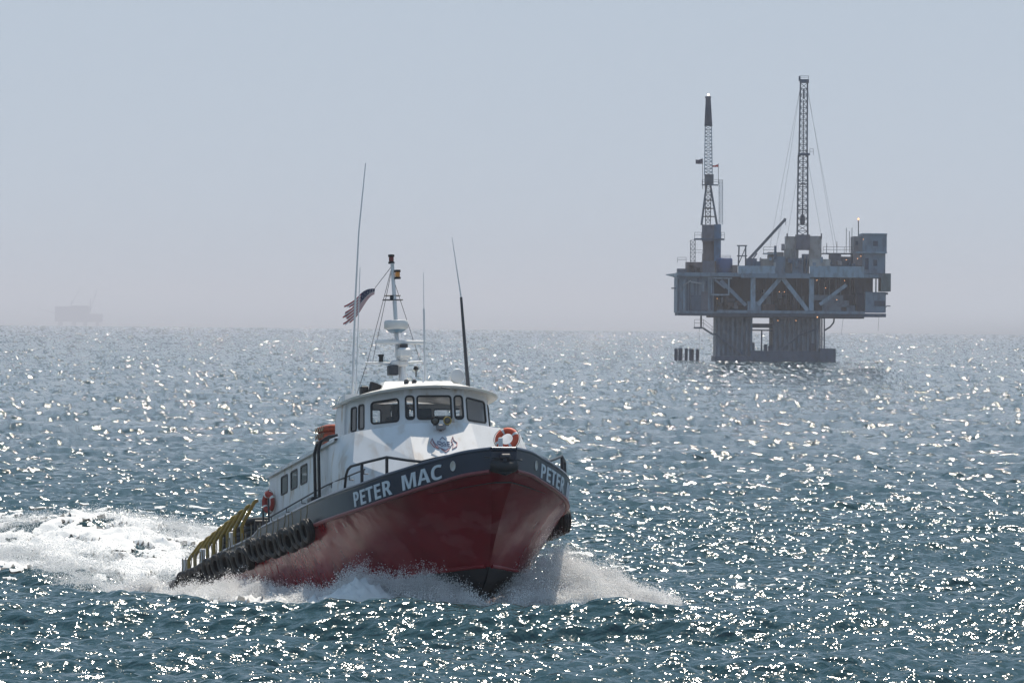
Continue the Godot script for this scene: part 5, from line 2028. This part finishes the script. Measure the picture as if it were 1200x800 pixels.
	# --- lit lamps
	for q in [[838.5, 350.0, F - 0.4], [912.0, 342.0, 12], [917.8, 342.0, 12], [927.0, 342.0, 12], [955.5, 328.5, 14], [965.5, 337.5, 14], [978.5, 351.3, 15], [955.0, 371.5, F - 0.5], [909.5, 375.5, F - 2.5], [930.5, 375.5, F - 2.5], [987.6, 329.0, 14], [990.0, 304.8, 12.5], [1002.0, 303.5, F - 2.5], [1006.0, 300.8, F - 2.5], [1008.6, 281.2, F - 1.5]]:
		rig_lamp(g, q[0], q[1], q[2], M.lamp_warm, 0.11 if q[0] != 955.0 else 0.18)
	# --- fender piles standing beside the platform
	var piles := [[789.9, 794.2, 406.6, "leftmost dark pile, touching its neighbour, beside the platform"], [794.6, 799.6, 406.0, "second dark pile from the left beside the platform"], [801.9, 805.7, 406.2, "narrow middle pile standing alone beside the platform"], [807.2, 812.8, 406.8, "broad fourth pile from the left beside the platform"], [815.0, 818.8, 407.0, "rightmost pile, nearest the platform leg"]]
	for k in 5:
		var q: Array = piles[k]
		var cx: float = (q[0] + q[1]) * 0.5
		var pt := at * R(cx, 423.5, 6.0)
		var pile := thing("fender_pile", q[3], "pile", Transform3D(Basis.IDENTITY, Vector3(pt.x, -0.6, pt.z)), "piles beside the platform")
		var r: float = (q[1] - q[0]) * 0.5 * RU * RS
		var h: float = (421.0 - q[2]) * RU * RS + 0.6
		stp = mb()
		lathe(stp, Vector3.ZERO, Vector3.UP, [Vector2(r * 1.02, 0), Vector2(r, h * 0.5), Vector2(r * 0.98, h - 0.3)], 16)
		put(stp, "shaft", M.rig_black, pile)
		stp = mb()
		lathe(stp, Vector3.ZERO, Vector3.UP, [Vector2(r * 1.05, h - 0.3), Vector2(r * 1.05, h - 0.05), Vector2(r * 0.9, h), Vector2(0, h + 0.1)], 16)
		put(stp, "pile_cap", M.rig_dark, pile)
	build_far_rig()

func build_far_rig() -> void:
	var k := 2.946
	var o := thing("distant_platform", "faint far off oil platform almost lost in the haze on the horizon", "oil platform", Transform3D(Basis.IDENTITY, Vector3(-510.0 * k, 0, -26000.0)))
	var fp := func(called: String, x0: float, y0: float, x1: float, y1: float, d: float) -> void:
		var st := mb()
		box(st, Vector3(((x0 + x1) * 0.5 - 90.0) * k, 8.0 + (375.4 - (y0 + y1) * 0.5) * k, 0), Vector3((x1 - x0) * k, (y1 - y0) * k, d))
		put(st, called, M.rig_far, o)
	fp.call("deck_module", 64.0, 359.0, 84.0, 377.0, 60.0)
	fp.call("deck_module", 84.0, 358.0, 104.0, 377.2, 64.0)
	fp.call("deck_module", 104.0, 367.5, 120.0, 377.0, 50.0)
	fp.call("leg", 68.0, 377.0, 73.0, 384.5, 40.0)
	fp.call("leg", 84.0, 377.2, 89.0, 384.5, 40.0)
	fp.call("leg", 97.0, 377.0, 102.0, 384.5, 40.0)
	fp.call("leg", 112.0, 377.0, 116.0, 384.5, 40.0)
	for q in [[82.0, 358.0, 93.0, 338.0, 1.6], [104.0, 367.0, 113.0, 338.5, 2.2], [104.5, 366.0, 105.2, 350.0, 3.0], [64.0, 367.5, 44.0, 361.5, 1.6], [82.5, 359.0, 83.0, 353.0, 4.0]]:
		var st := mb()
		bar(st, Vector3((q[0] - 90.0) * k, 8.0 + (375.4 - q[1]) * k, 0), Vector3((q[2] - 90.0) * k, 8.0 + (375.4 - q[3]) * k, 0), q[4])
		put(st, "crane_boom", M.rig_far, o)

# ------------------------------------------------------------------ white water
func build_foam() -> void:
	var yaw := deg_to_rad(14.0)
	var aft := Vector3(-sin(yaw), 0, -cos(yaw))
	var lat := Vector3(-cos(yaw), 0, sin(yaw))
	var org := Vector3(boat_xf.origin.x, 0, boat_xf.origin.z)
	var n1 := FastNoiseLite.new()
	n1.seed = 3
	n1.frequency = 0.35
	n1.fractal_octaves = 5
	var n2 := FastNoiseLite.new()
	n2.seed = 8
	n2.frequency = 0.9
	n2.fractal_octaves = 4
	var n3 := FastNoiseLite.new()
	n3.seed = 21
	n3.frequency = 0.12
	n3.fractal_octaves = 3
	var jobs := [["wake_foam", "broad white foaming wake spreading behind the boat's stern", 28.2, 120.0, -22.0, 22.0, 0.125], ["side_foam", "white foam boiling along the boat's waterline", 1.0, 30.0, -9.0, 8.0, 0.085]]
	for j in jobs:
		var step: float = j[6]
		var na := int((j[3] - j[2]) / step)
		var nc := int((j[5] - j[4]) / step)
		var idx := {}
		var V := PackedVector3Array()
		var I := PackedInt32Array()
		var keep := PackedByteArray()
		keep.resize((na + 1) * (nc + 1))
		for ia in na + 1:
			var a: float = j[2] + ia * step
			for ic in nc + 1:
				var c: float = j[4] + ic * step
				var den := foam_density(a, c, j[0] == "wake_foam")
				if den <= 0.0:
					continue
				var streak := n1.get_noise_2d(a * 0.45, c * 1.4) * 0.75 + n2.get_noise_2d(a * 0.8, c) * 0.55 + n3.get_noise_2d(a, c) * 0.45
				if den + streak * (1.45 if j[0] == "wake_foam" else 1.2) > 0.62:
					keep[ia * (nc + 1) + ic] = 1
		for ia in na:
			for ic in nc:
				var k0 := ia * (nc + 1) + ic
				var ks := [k0, k0 + 1, k0 + nc + 2, k0 + nc + 1]
				var cnt := 0
				for q in ks:
					cnt += keep[q]
				if cnt < 3:
					continue
				var vi := []
				for q in ks:
					if not idx.has(q):
						var a: float = j[2] + (q / (nc + 1)) * step
						var c: float = j[4] + (q % (nc + 1)) * step
						var p: Vector3 = org + aft * a + lat * c
						var lump := 0.16 * absf(n2.get_noise_2d(a * 1.7, c * 1.7)) + 0.12 * absf(n1.get_noise_2d(a * 3.1 + 40, c * 3.1))
						var den := clampf(foam_density(a, c, j[0] == "wake_foam"), 0.0, 1.2)
						lump += 0.16 * absf(n2.get_noise_2d(a * 4.0, c * 4.0 + 9.0)) + 0.10 * absf(n2.get_noise_2d(a * 9.0 + 3.0, c * 9.0))
						var ridge := 0.0
						if j[0] == "side_foam":
							var dd := absf(c) - slut(RAIL_B, a) * 0.80
							ridge = 0.26 * exp(-pow((dd - 0.7) / 0.9, 2.0)) * clampf(0.55 + 1.4 * n3.get_noise_2d(a * 4.0, c * 2.0), 0.0, 1.4)
						else:
							ridge = 0.14 * clampf(n1.get_noise_2d(a * 0.9 + 70.0, c * 1.1), 0.0, 1.0)
						p.y = sea_y(p.x, p.z) + (0.03 + (lump * (0.85 if j[0] == "wake_foam" else 1.5) + ridge) * den if keep[q] else -0.06)
						idx[q] = V.size()
						V.append(p)
					vi.append(idx[q])
				I.append_array(PackedInt32Array([vi[0], vi[1], vi[2], vi[0], vi[2], vi[3]]))
		var st := SurfaceTool.new()
		st.begin(Mesh.PRIMITIVE_TRIANGLES)
		st.set_smooth_group(1)
		for t in range(0, I.size(), 3):
			tri(st, V[I[t]], V[I[t + 1]], V[I[t + 2]], Vector3.UP)
		var o := put(st, j[0], M.foam, self)
		tag(o, j[1], "foam", "", "stuff")
		print(j[0], " triangles ", I.size() / 3)
	build_spray(org, aft, lat)

func foam_density(a: float, c: float, wake: bool) -> float:
	if wake:
		var half := 3.0 + 0.13 * (a - 28.0)
		var core := 1.0 - smoothstep(half * 0.55, half * 1.25, absf(c))
		var fade := 1.0 - 0.72 * smoothstep(30.0, 95.0, a)
		# crests of the spreading stern wave
		var c2 := 4.2 + 0.22 * (a - 28.5)
		var crest := 0.5 * exp(-pow((absf(c) - c2) / 1.2, 2.0)) * exp(-(a - 28.0) / 70.0)
		return maxf(core * fade * 1.05, crest)
	var b := slut(RAIL_B, a) * 0.80
	var d := absf(c) - b
	if d < -0.9:
		return 0.0
	var wide := lut([[1.0, 0.4], [4.0, 2.2], [10.0, 3.0], [20.0, 2.2], [30.0, 2.2]], a)
	return 1.05 * smoothstep(1.5, 4.0, a) * (1.0 - smoothstep(wide * 0.5, wide * 1.4, d))

func build_spray(org: Vector3, aft: Vector3, lat: Vector3) -> void:
	var rng := RandomNumberGenerator.new()
	rng.seed = 99
	var nz := FastNoiseLite.new()
	nz.seed = 31
	nz.frequency = 0.5
	nz.fractal_octaves = 3
	# a puff of spray: a loose cluster of tiny eight-sided drops
	var puffs := []
	for v in 4:
		var st := mb()
		st.set_smooth_group(1)
		var ax := [Vector3(1, 0, 0), Vector3(0, 0, 1), Vector3(-1, 0, 0), Vector3(0, 0, -1)]
		for d in 22:
			var c := Vector3(rng.randfn(), rng.randfn(), rng.randfn()) * 0.5
			var r := 0.04 + 0.085 * pow(rng.randf(), 3.0)
			for k in 4:
				tri(st, c + ax[k] * r, c + ax[(k + 1) % 4] * r, c + Vector3.UP * r, ax[k] + ax[(k + 1) % 4] + Vector3.UP)
				tri(st, c + ax[k] * r, c + ax[(k + 1) % 4] * r, c + Vector3.DOWN * r, ax[k] + ax[(k + 1) % 4] + Vector3.DOWN)
		st.generate_normals()
		var pm := st.commit()
		pm.surface_set_material(0, M.spray)
		puffs.append(pm)
	var WL := [[1.2, 0.0], [1.6, 0.05], [2.6, 0.35], [4.0, 0.95], [6.0, 1.7], [9.0, 2.35], [14.0, 2.85], [28.5, 2.95], [29.0, 0.5]]
	# [name, label, side, s from, s to, reach, height, count]
	var sheets := [
		["bow_spray", "white spray thrown out to the right of the bow", -1.0, 1.3, 7.5, 5.4, 2.0, 56000],
		["bow_spray", "white spray curling off the bow on the side with the tyres", 1.0, 1.3, 7.0, 2.6, 1.5, 34000],
		["side_spray", "white spray breaking along the tyre hung hull side towards the stern", 1.0, 6.0, 28.5, 2.2, 1.1, 60000],
		["wake_spray", "fine spray blowing off the stern wave behind the boat", 0.0, 29.0, 95.0, 7.0, 0.75, 42000]]
	for q in sheets:
		var buf := []
		for v in 4:
			buf.append([])
		for i in q[7]:
			var s: float = lerpf(q[3], q[4], rng.randf())
			var side: float = q[2]
			if side == 0.0:
				side = -1.0 if rng.randf() < 0.5 else 1.0
			# plumes: gather the spray where the noise is high
			for t in 3:
				if nz.get_noise_2d(s * 1.6, side * 9.0) + 0.15 < rng.randf_range(-0.5, 0.5):
					s = lerpf(q[3], q[4], rng.randf())
			var along: float = (s - q[3]) / (q[4] - q[3])
			var o := pow(rng.randf(), 0.85)
			var plume := 0.66 + 0.8 * nz.get_noise_2d(s * 1.3 + 7.0, o * 4.0 + side * 5.0)
			var arch := 0.26 + 1.7 * o * (1.0 - o) + 0.25 * exp(-o * 5.0)
			var H: float = q[6] * arch * plume * (0.55 + 0.45 * sin(PI * clampf(along * 0.8 + 0.2, 0.0, 1.0)))
			var y := H * pow(rng.randf(), 1.3)
			if rng.randf() < 0.12:
				y *= 1.35
			var lead: float = q[5] * o * (0.75 + 0.25 * smoothstep(0.0, 0.4, along))
			var b := lut(WL, s)
			var p := org + aft * (s + 0.55 * lead * (1.0 if q[3] < 3.0 else 0.3)) + lat * side * (b + lead)
			p += Vector3(rng.randfn(), 0, rng.randfn()) * 0.08
			p.y = sea_y(p.x, p.z) + y - 0.05
			var r := (0.10 + 0.10 * rng.randf()) * (0.7 + 0.6 * (1.0 - y / maxf(H * 1.35, 0.05)))
			buf[i % 4].append(Transform3D(Basis(Vector3(rng.randf() - 0.5, 1, rng.randf() - 0.5).normalized(), rng.randf() * TAU).scaled(Vector3(r, r, r)), p))
		var parent: Node3D = thing(q[0], q[1], "spray")
		# fine mist hanging in the plume
		if q[0] == "bow_spray":
			for v in 14:
				var tr: Transform3D = buf[v % 4][rng.randi() % buf[v % 4].size()]
				var fv := FogVolume.new()
				fv.name = "mist"
				fv.shape = RenderingServer.FOG_VOLUME_SHAPE_ELLIPSOID
				fv.size = Vector3(rng.randf_range(0.8, 1.6), rng.randf_range(0.5, 1.0), rng.randf_range(0.8, 1.5))
				fv.material = M.mist
				fv.position = tr.origin
				parent.add_child(fv, true)
		parent.set_meta("kind", "stuff")
		for v in 4:
			var mm := MultiMesh.new()
			mm.transform_format = MultiMesh.TRANSFORM_3D
			mm.mesh = puffs[v]
			mm.instance_count = buf[v].size()
			for i in buf[v].size():
				mm.set_instance_transform(i, buf[v][i])
			var o2 := MultiMeshInstance3D.new()
			o2.name = "droplets"
			o2.multimesh = mm
			o2.set_meta("kind", "stuff")
			parent.add_child(o2, true)

func build_all() -> void:
	var w: StandardMaterial3D = M.water
	w.normal_enabled = true
	w.normal_texture = ripple_map()
	w.normal_scale = 1.0
	build_boat()
	build_rig()
	build_foam()
